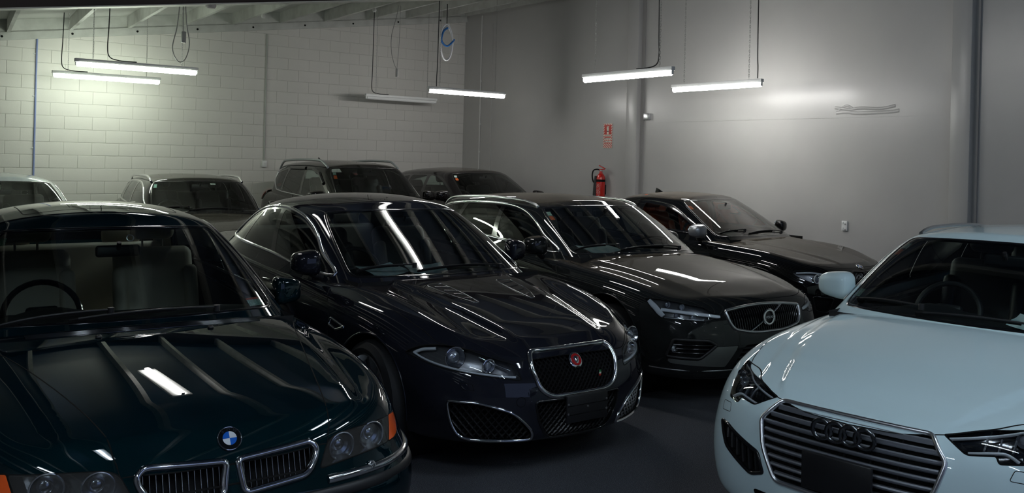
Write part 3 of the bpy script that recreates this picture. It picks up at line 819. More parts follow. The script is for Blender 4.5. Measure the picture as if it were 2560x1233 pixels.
def roof_rails(c, s0, s1, y, m, h=.035, w=.03, leg=.10, lift=.02):
    """raised or flush rails along the roof edge; y may be a function of s"""
    ss = np.linspace(s0, s1, 40); pts = [(s, np.interp(s, *zip(*y))) for s in ss]
    P, N = c.pj('T', pts, 'g'); t = np.minimum((ss - s0), (s1 - ss)) / leg; up = lift * sstep(0, 1, t) - .01 * (t < .02)
    P[:, 2] += up
    N = N * 0 + np.array([0, .35, .94]); n = 8
    prof = [(w / 2 * math.cos(2 * math.pi * i / 10), h / 2 + h / 2 * math.sin(2 * math.pi * i / 10)) for i in range(10)]
    V, Fs = sweep_mesh(P, N, prof)
    return [c.emit('roof_rail', V, Fs, m, None, sg) for sg in (1, -1)]

def arches(c, sp, liner=True):
    for s in (sp['sf'], sp['sr']):
        r = sp['arch']; a = np.linspace(0, 2 * math.pi, 49)[:-1]; zc = sp['R'] + sp.get('arch_up', .01)
        poly = np.stack([s + r * np.cos(a), zc + r * np.sin(a)], 1)
        for sg in (1, -1):
            S = c.body; V = S.V; f = np.full(len(V), .5); ab = c.ab(90, V, sg); near = (np.abs(ab - [s, zc]) < r + .1).all(1) & (V[:, 1] * sg > .45)
            f[near] = np.maximum(poly_sd(ab[near], poly), .5 - V[near, 1] * sg); inn, c.body = S.cut(f)
            m = MB(); Y = sp['track'] + .10
            pr = [(0, -.42), (r + .004, -.42), (r + .004, .0)]
            m.lathe(pr, 40, Matrix.Rotation(-math.pi / 2, 4, 'X'))
            m.v = [(p[0] + c.s0 - s, (p[1] + Y - .09), p[2] + zc) for p in m.v]
            if sg == -1: m.v = [(p[0], -p[1], p[2]) for p in m.v]
            m.build('wheel_arch_liner', MATTE, c.root)
        # lip
        aa = np.linspace(-.15, math.pi + .15, 40); P, N = c.pj(90, np.stack([s + r * np.cos(aa), zc + r * np.sin(aa)], 1)); V, Fs = sweep_mesh(P, N, rprof(.012, .004))
        if sp.get('archlip', True):
            for sg in (1, -1): c.emit('arch_lip', V, Fs, sp.get('lipmat', c.paint), None, sg)

def cabin_hole(c, inset=.05):
    """open the deck under the glasshouse"""
    g = c.gh; sel = (np.abs(g.X[:, 7] - 1.0) < .5 / c.k[1]) & (g.X[:, 6] >= 0) & (g.V[:, 1] >= -1e-6)
    P = g.X[sel]; P = P[np.argsort(P[:, 6])]; q = np.stack([-P[:, 0], P[:, 1]], 1); cen = np.array([q[:, 0].mean(), 0]); q = cen + (q - cen) * (1 - inset)
    poly = np.concatenate([q, q[::-1] * [1, -1]]); S = c.body
    V = S.V; f = np.full(len(V), .5); ok = (S.N[:, 2] > .05) & (V[:, 2] > .7); ab = c.ab('T', V[ok]); f[ok] = poly_sd(ab, poly); _, c.body = S.cut(f)

def gcut(c, name, m, u, v, r=.12, sgn=0):
    """cut a pane from the glasshouse in its own net coordinates: u=(u0,u1) v=(v0,v1); centred panes use -u1..u1"""
    S = c.gh; U = S.X[:, 6]; Vv = S.X[:, 7]; P = np.stack([U, Vv], 1)
    poly = rpoly([(u[0], v[0], r), (u[1], v[0], r), (u[1], v[1], r), (u[0], v[1], r)], 6) if not isinstance(u, np.ndarray) else u
    f = poly_sd(P, poly); inn, c.gh = S.cut(f); return c.surf(name, inn, m), poly

def guv(c, uv):
    """points + normals of the glasshouse at net coordinates (bilinear on the uncut net)"""
    nu, nv = c.gh_n; X = c.gh0.X[:nu * nv].reshape(nv, nu, 8); k0, k1 = c.k; uv = np.asarray(uv, float)
    a = np.clip(np.abs(uv[:, 0]) * k0, 0, nu - 1.001); b = np.clip(uv[:, 1] * k1, 0, nv - 1.001)
    i = a.astype(int); j = b.astype(int); p = (a - i)[:, None]; q = (b - j)[:, None]
    o = X[j, i] * (1 - p) * (1 - q) + X[j, i + 1] * p * (1 - q) + X[j + 1, i] * (1 - p) * q + X[j + 1, i + 1] * p * q
    sg = np.where(uv[:, 0] < 0, -1.0, 1.0); o[:, 1] *= sg; o[:, 4] *= sg
    n = o[:, 3:6] / np.linalg.norm(o[:, 3:6], axis=1)[:, None]; return o[:, :3], n

def gstrip(c, name, uv, m, w=.02, h=.004, closed=True, step=.15):
    P, N = guv(c, dens(uv, step, closed)); V, Fs = sweep_mesh(P, N, rprof(w, h), closed); return c.emit(name, V, Fs, m)

def roof_liner(c, m): 
    S = c.gh.offset(-.02, True); S = Surf(S.X, S.F); S = Surf(S.X, S.F[(S.X[S.F][:, :, 7].mean(1) > 1.2)]).compact(); c.surf('headliner', S, m)

def std_car(name, label, sp, k=(14, 9)):
    """shell, arches, glass, cabin and wheels common to every car"""
    c = Car(name, label, sp, k); c.gh0 = Surf(c.gh.X.copy(), c.gh.F)
    arches(c, sp); cabin_hole(c, sp.get('hole', .05))
    # windscreen, rear window
    ws = sp['ws']; wm = sp.get('wsglass', GLASS)
    _, poly = gcut(c, 'windscreen', wm, (-ws[0], ws[0]), (ws[1], ws[2]), ws[3] if len(ws) > 3 else .25)
    gstrip(c, 'windscreen_seal', poly, sp.get('wsseal', GLOSSBLACK), sp.get('wssealw', .022), .003)
    rw = sp['rw']; C = len(sp['gh']['base']) - 1
    for sg in (1, -1):
        poly = rpoly([(rw[0] * sg, rw[1], .25), (C * sg, rw[1], 0), (C * sg, rw[2], 0), (rw[0] * sg, rw[2], .25)], 6)
        gcut(c, 'rear_window', sp.get('rwglass', GLASS2), poly, None)
    # side glass
    yok = lambda V, S: (V[:, 1] > .3) & (np.abs(S.X[:, 6]) > ws[0] + .15) & (np.abs(S.X[:, 6]) < rw[0])
    dlo = np.array(sp['dlo']); sur = {}
    for sg in (1, -1):
        inn, c.gh = c.gh.cut(c.levelset(c.gh, 90, dlo, sg, .05, yok))
        for w_ in sp['windows']:
            g = w_[1] if isinstance(w_, tuple) else GLASS2; poly = w_[0] if isinstance(w_, tuple) else w_
            pane, inn = inn.cut(c.levelset(inn, 90, np.array(poly), sg, .05)); c.surf('side_window', pane.offset(-.002), g)
        c.surf('window_surround', inn, sp.get('surround', GLOSSBLACK))
    if sp.get('dlotrim'):
        tm, tw, th = sp['dlotrim'][:3]
        path = np.array(sp['dlotrim'][3]) if len(sp['dlotrim']) > 3 else dlo
        c.strip('window_trim', 90, path, tm, tw, th, len(sp['dlotrim']) <= 3, 'g')
    # hood and doors
    if 'hood' in sp:
        h = np.array(sp['hood']); poly = np.concatenate([h, h[::-1] * [1, -1]])
        c.hood = c.panel('bonnet', 'T', poly, sp.get('hoodpaint', c.paint), (1,), thr=.03, cons=lambda V, S: V[:, 2] > sp.get('hoodz', .5))
    if 'cowlp' in sp:
        h = np.array(sp['cowlp']); poly = np.concatenate([h, h[::-1] * [1, -1]])
        c.panel('cowl_panel', 'T', poly, BLACK, (1,), thr=.2, seam=False, cons=lambda V, S: V[:, 2] > .6)
    for d in sp.get('doors', []): c.panel('door', 90, np.array(d), c.paint, cons=lambda V, S: V[:, 1] > .5)
    add_wheels(c, sp); add_interior(c, sp)
    return c

def close_car(c):
    c.surf('body_shell', c.body, c.paint); c.surf('roof', c.gh, c.sp.get('roofpaint', c.paint)); roof_liner(c, c.sp.get('liner', HEADLINER))
    sp = c.sp; m = MB(); m.box((0, 0, .27), (sp['L'] - .5, 1.2, .08)); m.build('underbody', MATTE, c.root, smooth=False); c.finish_seams()

def ring_at(c, view, ab, r, tube, m, parent=None, lift=0.0, sides=(1, -1), name='lamp_ring', which='b', fwd=None, n=28, flat=1.0):
    """a ring lying parallel to the surface (or facing fwd) at a projected point"""
    P, N = c.pj(view, [ab], which); p, nn = P[0], N[0] if fwd is None else np.array(fwd, float); nn = nn / np.linalg.norm(nn)
    q = Vector(nn).to_track_quat('Z', 'Y').to_matrix(); mb_ = MB(); mb_.torus(Vector(p + nn * lift), r, tube, q, n, 8)
    if flat != 1.0: mb_.v = [tuple(np.array(v) - (np.array(v) - p - nn * lift) @ nn * nn * (1 - flat)) for v in mb_.v]
    return [c.mb(name, mb_, m, parent[s] if isinstance(parent, dict) else parent, s) for s in sides]

def ball_at(c, view, ab, r, m, parent=None, lift=0.0, sides=(1, -1), name='projector', fwd=(1, 0, 0), depth=.5, bowl=None):
    P, N = c.pj(view, [ab]); nn = np.array(fwd, float); nn /= np.linalg.norm(nn); p = P[0] + nn * lift; q = Vector(nn).to_track_quat('Z', 'Y').to_matrix().to_4x4()
    q.translation = Vector(p); mb_ = MB(); mb_.lathe([(0.0001, r * depth)] + [(r * math.sin(a), r * depth * math.cos(a)) for a in np.linspace(.2, math.pi / 2, 7)] + [(r, -r * .4)], 28, q)
    out = [c.mb(name, mb_, m, parent[s] if isinstance(parent, dict) else parent, s) for s in sides]
    if bowl:
        mb2 = MB(); mb2.lathe([(r * .98, -.002), (bowl[0] * .8, r * .15), (bowl[0], r * .5 + bowl[1])], 28, q)
        for s in sides: c.mb('reflector', mb2, bowl[2], parent[s] if isinstance(parent, dict) else parent, s)
    return out

def lamp(c, view, poly, depth=.06, housing=LAMPGREY, cons=None, lens=LENS, vec=None, sides=(1, -1), rim=None, thr=.02, name='headlight'):
    """head lamp: pocket in the wing with a clear lens that follows the body"""
    poly = np.array(poly); obs, skins = c.recess(name, view, poly, housing, depth, sides, cons, vec=vec, thr=thr)
    for s in sides: c.surf('lens', skins[s].offset(.0015), lens, obs[s])
    P, N = c.pj(view, dens(poly, .03)); c.seam(P, N, True, .007 if rim is None else rim, sides)
    return obs

def pline(c, name, view, pts, m, parent, w=.012, h=.01, lift=-.02, which='b', sides=(1, -1), closed=False, vec=None, step=.03, prof=None):
    """strip that follows the body but set back (or proud) by lift"""
    P, N = c.pj(view, dens(np.array(pts, float), step, closed), which); P = P + (N if vec is None else np.array(vec)) * lift
    V, Fs = sweep_mesh(P, N, prof or rprof(w, h, 6, -.006), closed); return [c.emit(name, V, Fs, m, parent[s] if isinstance(parent, dict) else parent, s) for s in sides]

def text_mesh(txt, size, depth=.001):
    cu = bpy.data.curves.new('t', 'FONT'); cu.body = txt; cu.size = size; cu.extrude = depth; cu.align_x = 'CENTER'; cu.align_y = 'CENTER'; cu.resolution_u = 3
    o = bpy.data.objects.new('t', cu); COL.objects.link(o); bpy.context.view_layer.update()
    me = o.to_mesh(); V = [tuple(v.co) for v in me.vertices]; Fs = [tuple(p.vertices) for p in me.polygons]; o.to_mesh_clear()
    bpy.data.objects.remove(o); bpy.data.curves.remove(cu); return V, Fs

def text_obj(name, txt, size, m, parent, M, depth=.001):
    V, Fs = text_mesh(txt, size, depth); return mesh_obj(name, [tuple(M @ Vector(v)) for v in V], Fs, m, parent, smooth=False)

def gpatch(c, name, u0, u1, v0, v1, m, parent=None, lift=.003, n=6, inner=True):
    """flat printed label lying on the glasshouse skin (inside of the glass)"""
    uu = np.linspace(u0, u1, n); vv = np.linspace(v0, v1, n); uv = np.array([(a, b) for b in vv for a in uu]); P, N = guv(c, uv)
    P = P - N * lift if inner else P + N * lift
    Fs = [(j * n + i, j * n + i + 1, (j + 1) * n + i + 1, (j + 1) * n + i) for j in range(n - 1) for i in range(n - 1)]
    return c.emit(name, P, Fs, m, parent)

# number of stations: plan points and their key columns
def car_spec(**k):
    d = dict(crown=2.2, kc=[0, 4, 6, 9, 11, 13, 15]); d.update(k); return d

# ------------------------------------------------------------------ dark grey sports saloon
def bump2(x, y, x0, y0, sx, sy): return np.exp(-((x - x0) / sx) ** 2 - ((y - y0) / sy) ** 2)
def ridge(d, w): return np.exp(-(d / w) ** 2)

def jag_disp(V, uu, vv):
    s, y, z = -V[..., 0], V[..., 1], V[..., 2]; V = V.copy(); lid = sstep(5.3, 6.4, vv)
    # sculpted bonnet: raised centre with two flanking creases running to the grille
    yc = np.interp(s, [0, .2, 1.6], [.26, .30, .50]); hoodw = sstep(.05, .45, s) * (1 - sstep(1.35, 1.7, s))
    V[..., 2] += lid * hoodw * (.026 * (1 - sstep(-.025, .05, y - yc)) )
    yf = np.interp(s, [0, .3, 1.6], [.55, .60, .74])
    V[..., 2] += lid * hoodw * .022 * ridge(y - yf, .075)
    return V

JAG_PAINT = paint('dark_grey_metallic', (.006, .0065, .010), 0, .5, dust=.08, dustcol=(.15, .13, .105), flake=(.014, .015, .022), coat_r=.010)
jag = car_spec(pose=(3.402, 3.83, -91.49), L=4.96, paint=JAG_PAINT, disp=jag_disp,
    plan=[(0, 0), (.012, .24), (.06, .45), (.16, .63), (.33, .78), (.58, .885), (.9, .935), (1.4, .94), (2.0, .935), (2.8, .935), (3.5, .94), (3.95, .935), (4.4, .88), (4.75, .75), (4.92, .46), (4.96, 0)],
    kc=[0, 4, 6, 9, 11, 13, 15],
    rows=[([.42, .36, .22, .16, .2, .3, .35], [.24, .24, .24, .22, .24, .26, .28]),
          ([.03, .05, .05, .06, .05, .06, .07], [.175, .18, .18, .19, .22, .25, .28]),
          ([.005, .01, .005, .02, 0, .02, .03], [.28, .29, .31, .32, .35, .38, .4]),
          ([-.015, 0, 0, 0, 0, 0, 0], [.46, .46, .50, .55, .56, .56, .55]),
          ([.035, .02, .015, .008, .01, .02, .02], [.60, .61, .68, .74, .76, .76, .72]),
          ([.085, .08, .05, .04, .03, .05, .06], [.685, .70, .82, .90, .95, .97, .95]),
          ([.20, .19, .15, .11, .10, .16, .14], [.735, .765, .885, .955, 1.0, 1.03, 1.02])],
    spine=(.85, 4.45), zc=[(.15, .735), (.5, .808), (.9, .875), (1.3, .93), (1.7, .975), (2, 1.0), (3.8, 1.05), (4.3, 1.06), (4.9, 1.04)],
    gh=dict(base=[(1.40, 0, .975), (1.44, .38, .975), (1.54, .66, .97), (1.74, .79, .96), (2.3, .825, .975), (2.9, .83, .99), (3.5, .82, 1.015), (3.95, .75, 1.04), (4.28, .48, 1.06), (4.36, 0, 1.07)],
            top=[(2.26, 0, 1.40), (2.28, .34, 1.395), (2.35, .55, 1.375), (2.48, .625, 1.365), (2.75, .645, 1.385), (3.1, .64, 1.385), (3.4, .61, 1.365), (3.60, .54, 1.34), (3.72, .32, 1.345), (3.74, 0, 1.355)],
            roof=[(2.3, 1.425), (2.6, 1.47), (2.9, 1.48), (3.2, 1.465), (3.6, 1.40)], bulge=.03),
    ws=(2.3, .9, 3.3, .3), rw=(7.3, 1.1, 3.7),
    dlo=bezc([(1.72, .965), (1.97, 1.09), (2.16, 1.20), (2.34, 1.275), (2.57, 1.332), (2.93, 1.36), (3.35, 1.325), (3.66, 1.215), (3.83, 1.085), (3.6, 1.06), (2.78, 1.028), (2.25, .992)], 5),
    windows=[rpoly([(1.80, .992, .02), (2.16, 1.18, .1), (2.36, 1.265, .1), (2.60, 1.315, .1), (2.85, 1.338, .02), (2.66, 1.026, .02), (2.25, 1.0, .02)]),
             rpoly([(2.75, 1.034, .02), (2.93, 1.34, .02), (3.30, 1.312, .02), (3.42, 1.062, .02)]),
             rpoly([(3.45, 1.066, .01), (3.33, 1.305, .02), (3.62, 1.21, .06), (3.785, 1.09, .03), (3.6, 1.074, .02)])],
    dlotrim=(CHROME, .026, .010),
    hood=bez([(.085, 0), (.09, .2), (.10, .29), (.13, .42), (.25, .55), (.385, .66), (.456, .70), (.545, .715), (.69, .745), (.967, .766), (1.363, .755), (1.56, .70), (1.50, .5), (1.43, .25), (1.40, 0)], 4),
    doors=[rpoly([(1.42, .30, .06), (1.40, .60, .05), (1.44, .78, .05), (1.66, .93, .02), (2.78, .985, .02), (2.66, .60, .05), (2.64, .30, .05)]),
           rpoly([(2.67, .30, .05), (2.69, .60, .05), (2.81, .985, .02), (3.72, 1.03, .05), (3.55, .75, .1), (3.42, .50, .1), (3.30, .30, .05)])],
    sf=.89, sr=3.80, R=.343, rim=.262, track=.80, arch=.375, wstyle=(10, .05, .03), rimmat=SATIN,
    cowl=1.50, zb=.97, cabw=.70, cabend=4.0, imirror=(2.15, 1.28), seat=mat('charcoal_leather', (.05, .048, .045), .5), liner=mat('pale_liner', (.30, .29, .26), .9))

def build_jag():
    c = std_car('sports_saloon', 'dark grey sports saloon with chrome-framed mesh grille and red round badge', jag)
    # grille: framed mouth with woven mesh
    g = rpoly([(-.285, .700, .06), (.285, .700, .06), (.308, .63, .04), (.275, .51, .06), (.20, .464, .06), (-.20, .464, .06), (-.275, .51, .06), (-.308, .63, .04)], 6)
    obs, _ = c.recess('grille', 0, g, MATTE, .05, (1,))
    go = obs[1]; c.strip('grille_frame', 0, g, CHROME, .030, .016, True, sides=(1,), parent=go)
    mesh_lines(c, go, g, .030, .03, .004)
    # lower intake with number-plate plinth
    lo = rpoly([(-.305, .445, .03), (.305, .445, .03), (.28, .33, .05), (.21, .222, .07), (-.21, .222, .07), (-.28, .33, .05)], 6)
    obs2, _ = c.recess('lower_intake', 0, lo, MATTE, .05, (1,)); mesh_lines(c, obs2[1], lo, .035, .035, .004); c.strip('intake_rim', 0, lo, GLOSSBLACK, .014, .006, True, sides=(1,), parent=obs2[1])
    plate_holder(c, (.03, .383), .30, .155)
    # badge: red disc with chrome face, small letter badge
    P, N = c.pj(0, [(0, .638)]); n = Vector(N[0]).to_track_quat('Z', 'Y').to_matrix().to_4x4(); n.translation = Vector(P[0] + c.off) + Vector(N[0]) * -.005
    b = MB(); b.lathe([(0, .012), (.036, .010), (.046, .004), (.046, -.02)], 32, n); o = b.build('badge', CHROME, c.root)
    b = MB(); b.lathe([(0, .0135), (.034, .0125), (.037, .009)], 32, n); b.build('badge_field', mat('badge_red', (.45, .01, .012), .2, 0, 1), o)
    b = MB(); face = [(0, .022), (.010, .020), (.013, .008), (.020, .018), (.017, .002), (.014, -.010), (.006, -.022), (0, -.024)]
    pts = face + [(-x, y) for x, y in face[::-1][1:-1]]
    b.add([n @ Vector((x, y, .013)) for x, y in pts] + [n @ Vector((0, 0, .021))], [(i, (i + 1) % len(pts), len(pts)) for i in range(len(pts))]); b.build('badge_relief', CHROME, o)
    P, N = c.pj(0, [(.185, .552)]); q = Vector((1, .25, 0)).to_track_quat('Z', 'Y').to_matrix().to_4x4(); q.translation = Vector(P[0] + c.off) + Vector((-.008, 0, 0))
    e = text_obj('letter_badge', 'R', .05, CHROME, c.root, q, .004)
    for k, col in enumerate([(.5, .03, .02), (.75, .72, .6), (.05, .3, .12)]):
        bb = MB(); bb.box((-.024 + k * .0, -.012 + .011 * k, 0), (.012, .010, .006)); bb.v = [tuple(q @ Vector(v)) for v in bb.v]; bb.build('badge_stripe', mat('stripe%d' % k, col, .3), e, smooth=False)
    # headlights
    hp = bezc([(.99, .677), (.94, .706), (.876, .722), (.811, .727), (.74, .725), (.657, .712), (.57, .688), (.505, .671), (.413, .643), (.372, .575), (.39, .564), (.457, .576), (.576, .589), (.704, .605), (.829, .624), (.905, .645), (.961, .661)], 3)
    obs = lamp(c, 25, hp, .06, LAMPGREY)
    for ab, r in (((.725, .672), .045), ((.545, .638), .028)):
        ball_at(c, 25, ab, r * .78, BULB, obs, -.03, fwd=(1, .12, 0), depth=.7, bowl=(r * 1.25, .012, REFLECTOR)); ring_at(c, 25, ab, r * 1.3, .004, CHROME, obs, -.008, fwd=(1, .15, .0))
    pline(c, 'light_strip', 25, bez([(.95, .682), (.90, .658), (.82, .636), (.70, .615), (.576, .599), (.457, .586), (.40, .582)], 6), WHITEPL, obs, .012, .008, -.010)
    pline(c, 'light_strip', 25, bez([(.95, .682), (.90, .705), (.83, .715)], 6), WHITEPL, obs, .016, .008, -.012)
    pline(c, 'lamp_trim', 25, bez([(.60, .685), (.52, .655), (.43, .618)], 6), CHROME, obs, .010, .006, -.010)
    # side intakes
    fg = rpoly([(.772, .452, .02), (.608, .451, .06), (.423, .397, .08), (.353, .339, .05), (.300, .279, .03), (.302, .234, .02), (.365, .231, .03), (.657, .242, .05), (.709, .262, .04), (.743, .315, .05), (.764, .38, .05)], 4)
    obs, _ = c.recess('fog_intake', 25, fg, MATTE, .07)
    c.strip('intake_frame', 25, fg, DARKCHROME if 0 else CHROME, .016, .010, True, parent=obs)
    for sg in (1, -1): mesh_lines(c, obs[sg], fg, .04, .04, .005, view=25, sg=sg)
    # bumper details: washer flap and towing-eye cap
    for poly in (rpoly([(.704, .55, .004), (.641, .547, .004), (.631, .513, .004), (.695, .516, .004)]),):
        P, N = c.pj(25, dens(poly, .02)); c.seam(P, N, True, .003)
    a = np.linspace(0, 2 * math.pi, 24)[:-1]; P, N = c.pj(25, np.stack([.372 + .026 * np.cos(a), .45 + .026 * np.sin(a)], 1)); c.seam(P, N, True, .003, (-1,))
    # bonnet louvres
    lv = rpoly([(1.20, .335, .02), (1.215, .215, .03), (.98, .192, .1), (.775, .200, .02), (.78, .235, .02), (.95, .305, .1)], 4)
    P, N = c.pj('T', dens(lv, .02)); V, Fs = sweep_mesh(P, N, rprof(.012, .005), True)
    P2, N2 = c.pj('T', [(s, y) for s in np.linspace(.79, 1.195, 12) for y in (np.interp(s, [.78, .98, 1.2], [.205, .197, .22]), np.interp(s, [.78, .95, 1.2], [.228, .298, .328]))], lift=.0025)
    for sg in (1, -1):
        o = c.emit('bonnet_louvre', V, Fs, DARKCHROME, None, sg)
        c.emit('louvre_floor', P2, [(2 * i, 2 * i + 1, 2 * i + 3, 2 * i + 2) for i in range(11)], MATTE, o, sg)
        for k in range(4):
            pl = [(.84 + .09 * k + .03 * t, np.interp(t, [0, 1], [.205, .255 + .018 * k])) for t in np.linspace(0, 1, 5)]
            Pq, Nq = c.pj('T', pl, lift=.003); Vq, Fq = sweep_mesh(Pq, Nq, rprof(.012, .005)); c.emit('louvre_slat', Vq, Fq, GLOSSBLACK, o, sg)
    # wing vent on the flank
    wv = rpoly([(1.20, .715, .01), (1.40, .745, .02), (1.41, .70, .02), (1.30, .685, .01)]); c.strip('wing_vent', 90, wv, CHROME, .016, .010, True)
    # handles
    for s in (2.42, 3.40):
        z = .835 if s < 3 else .86; pline(c, 'door_handle', 90, bez([(s, z), (s + .08, z + .008), (s + .18, z + .006)], 6), c.paint, None, .024, .026, .004)
    add_mirrors(c, 1.72, .965, 1.06, (.10, .088, .08), stalk=(-.02, -.05), sides=(-1,)); add_mirrors(c, 1.90, .86, 1.06, (.10, .085, .08), stalk=(-.02, -.02), sides=(1,))
    add_wipers(c, [((1.50, .45), (1.46, -.22)), ((1.52, -.25), (1.60, -.62))])
    close_car(c); return c

def mesh_lines(c, parent, poly, dx, dz, r, view=0, sg=1, lift=-.022, name='grille_mesh', slope=1.15):
    """diagonal woven mesh filling an outline"""
    poly = np.asarray(poly); lo, hi = poly.min(0), poly.max(0); V = []; Fs = []; b = 0
    for d in (1, -1):
        x = lo[0] - (hi[1] - lo[1]) / slope - .1
        while x < hi[0] + (hi[1] - lo[1]) / slope + .1:
            z = np.arange(lo[1], hi[1] + 1e-6, .012); xs = x + d * (z - lo[1]) / slope * 1.0 if d == 1 else x - (z - lo[1]) / slope
            P2 = np.stack([xs, z], 1); ins = poly_sd(P2, poly) < .002
            i = 0
            while i < len(ins):
                if ins[i]:
                    j = i
                    while j + 1 < len(ins) and ins[j + 1]: j += 1
                    if j - i >= 1:
                        q = P2[i:j + 1:2] if j - i > 3 else P2[i:j + 1]
                        P, N = c.pj(view, q); N = N / np.linalg.norm(N, axis=1)[:, None]; P = P + c.w(view) * lift
                        v, f = sweep_mesh(P, N, [(-r, -r), (0, r * .8), (r, -r)])
                        V.append(v); Fs += [tuple(np.array(g) + b) for g in f]; b += len(v)
                    i = j + 1
                else: i += 1
            x += dx
    if V: c.emit(name, np.concatenate(V), Fs, mat('mesh_black', (.02, .02, .021), .3, .3), parent, sg)['kind'] = 'stuff'

def plate_holder(c, ab, w, h, m=None, screws=True, lift=.012):
    P, N = c.pj(0, [ab, (ab[0], ab[1] + .04), (ab[0], ab[1] - .04)]); x = max(P[:, 0]) + lift
    b = MB(); b.bevbox((x + c.s0, ab[0], ab[1]), (.018, w, h), .006); o = b.build('number_plate_holder', m or BLACK, c.root)
    if screws:
        for y, z in ((-.14, .03), (.14, .03), (-.14, -.025), (.14, -.025), (0, .005)):
            b = MB(); b.lathe([(0, .004), (.006, .003), (.007, 0)], 12, Matrix.Translation((x + c.s0 + .009, ab[0] + y, ab[1] + z)) @ Matrix.Rotation(math.pi / 2, 4, 'Y')); b.build('screw', SATIN, o)
        for z in (.02, -.03):
            b = MB(); b.box((x + c.s0 + .0095, ab[0], ab[1] + z), (.002, w * .96, .004)); b.build('plate_rib', GLOSSBLACK, o, smooth=False)
    return o

# ------------------------------------------------------------------ dark green executive saloon
def bmw_disp(V, uu, vv):
    s, y = -V[..., 0], V[..., 1]; V = V.copy(); lid = sstep(5.6, 6.6, vv); hw = sstep(.0, .35, s) * (1 - sstep(1.35, 1.7, s))
    yc = np.interp(s, [0, .3, 1.5], [.50, .56, .70])
    V[..., 2] += lid * hw * .016 * (1 - sstep(-.02, .05, y - yc))
    return V
BMW_PAINT = paint('dark_green_metallic', (.001, .0042, .0095), 0, .5, flake=(.0012, .012, .0145), coat_r=.006)  # blue ceiling reflection put into the colour: navy at grazing angles
bmw = car_spec(pose=(1.163, 3.156, -92.16), L=4.98, paint=BMW_PAINT, disp=bmw_disp, crown=2.0,
    plan=[(0, 0), (.008, .34), (.045, .56), (.12, .72), (.25, .83), (.48, .89), (.83, .915), (1.4, .935), (2.0, .935), (2.8, .935), (3.4, .935), (3.85, .93), (4.4, .89), (4.8, .78), (4.95, .5), (4.98, 0)],
    rows=[([.42, .36, .22, .16, .2, .3, .35], [.24, .24, .24, .22, .24, .26, .28]),
          ([.05, .05, .05, .06, .05, .06, .07], [.20, .20, .20, .21, .22, .25, .28]),
          ([.005, -.03, .01, .02, .01, .01, .02], [.30, .30, .31, .32, .35, .38, .38]),
          ([-.03, -.05, 0, 0, 0, -.01, -.02], [.46, .46, .50, .52, .54, .52, .50]),
          ([.02, .03, .012, .008, .01, .03, .03], [.57, .575, .66, .70, .72, .66, .64]),
          ([.05, .055, .05, .045, .04, .05, .06], [.685, .695, .80, .86, .88, .88, .88]),
          ([.10, .11, .13, .12, .11, .12, .12], [.760, .772, .865, .925, .95, .96, .95])],
    spine=(.75, 4.5), zc=[(.05, .782), (.5, .842), (.9, .888), (1.4, .94), (1.8, .96), (3.8, 1.0), (4.3, 1.01), (4.9, 1.0)],
    gh=dict(base=[(1.38, 0, .955), (1.41, .38, .955), (1.50, .66, .95), (1.66, .78, .94), (2.3, .815, .945), (2.9, .82, .955), (3.5, .81, .965), (3.9, .74, .985), (4.20, .48, 1.0), (4.26, 0, 1.01)],
            top=[(2.30, 0, 1.365), (2.31, .34, 1.36), (2.36, .54, 1.35), (2.46, .60, 1.345), (2.75, .62, 1.36), (3.1, .62, 1.36), (3.38, .60, 1.34), (3.52, .53, 1.325), (3.62, .32, 1.33), (3.64, 0, 1.34)],
            roof=[(2.3, 1.395), (2.6, 1.45), (2.9, 1.465), (3.2, 1.45), (3.6, 1.38)], bulge=.03),
    ws=(2.3, .95, 3.3, .3), rw=(7.3, 1.1, 3.7),
    dlo=rpoly([(1.70, .965, .03), (2.36, 1.315, .12), (2.6, 1.335, .2), (3.2, 1.335, .2), (3.5, 1.26, .15), (3.80, 1.0, .08)], 5),
    windows=[rpoly([(1.80, .985, .02), (2.38, 1.295, .1), (2.72, 1.312, .02), (2.70, .99, .02)]), rpoly([(2.80, .99, .02), (2.81, 1.312, .02), (3.2, 1.312, .1), (3.34, 1.28, .05), (3.40, 1.0, .02)]), rpoly([(3.44, 1.0, .02), (3.38, 1.27, .04), (3.50, 1.22, .06), (3.72, 1.01, .03)])],
    dlotrim=(BLACK, .02, .008),
    hood=np.concatenate([bez([(.045, 0), (.05, .2), (.065, .375)], 5), bez([(.10, .395), (.2, .415), (.57, .50), (1.11, .64), (1.40, .73), (1.44, .60), (1.37, .35), (1.345, 0)], 6)]),
    doors=[rpoly([(1.50, .28, .05), (1.52, .60, .05), (1.56, .91, .02), (2.76, .935, .02), (2.72, .6, .05), (2.72, .28, .05)]), rpoly([(2.75, .28, .05), (2.75, .6, .05), (2.79, .935, .02), (3.68, .95, .05), (3.5, .7, .1), (3.36, .5, .1), (3.30, .28, .05)])],
    sf=.84, sr=3.77, R=.325, rim=.215, track=.80, arch=.36, wstyle=(15, .03, .02), cowl=1.46, zb=.945, cabw=.70, cabend=3.9, imirror=(2.10, 1.22),
    seat=mat('beige_leather', (.46, .42, .34), .5), liner=mat('beige_liner', (.50, .46, .39), .9), glosswheel=True, dash=mat('grey_dash', (.03, .03, .029), .6))

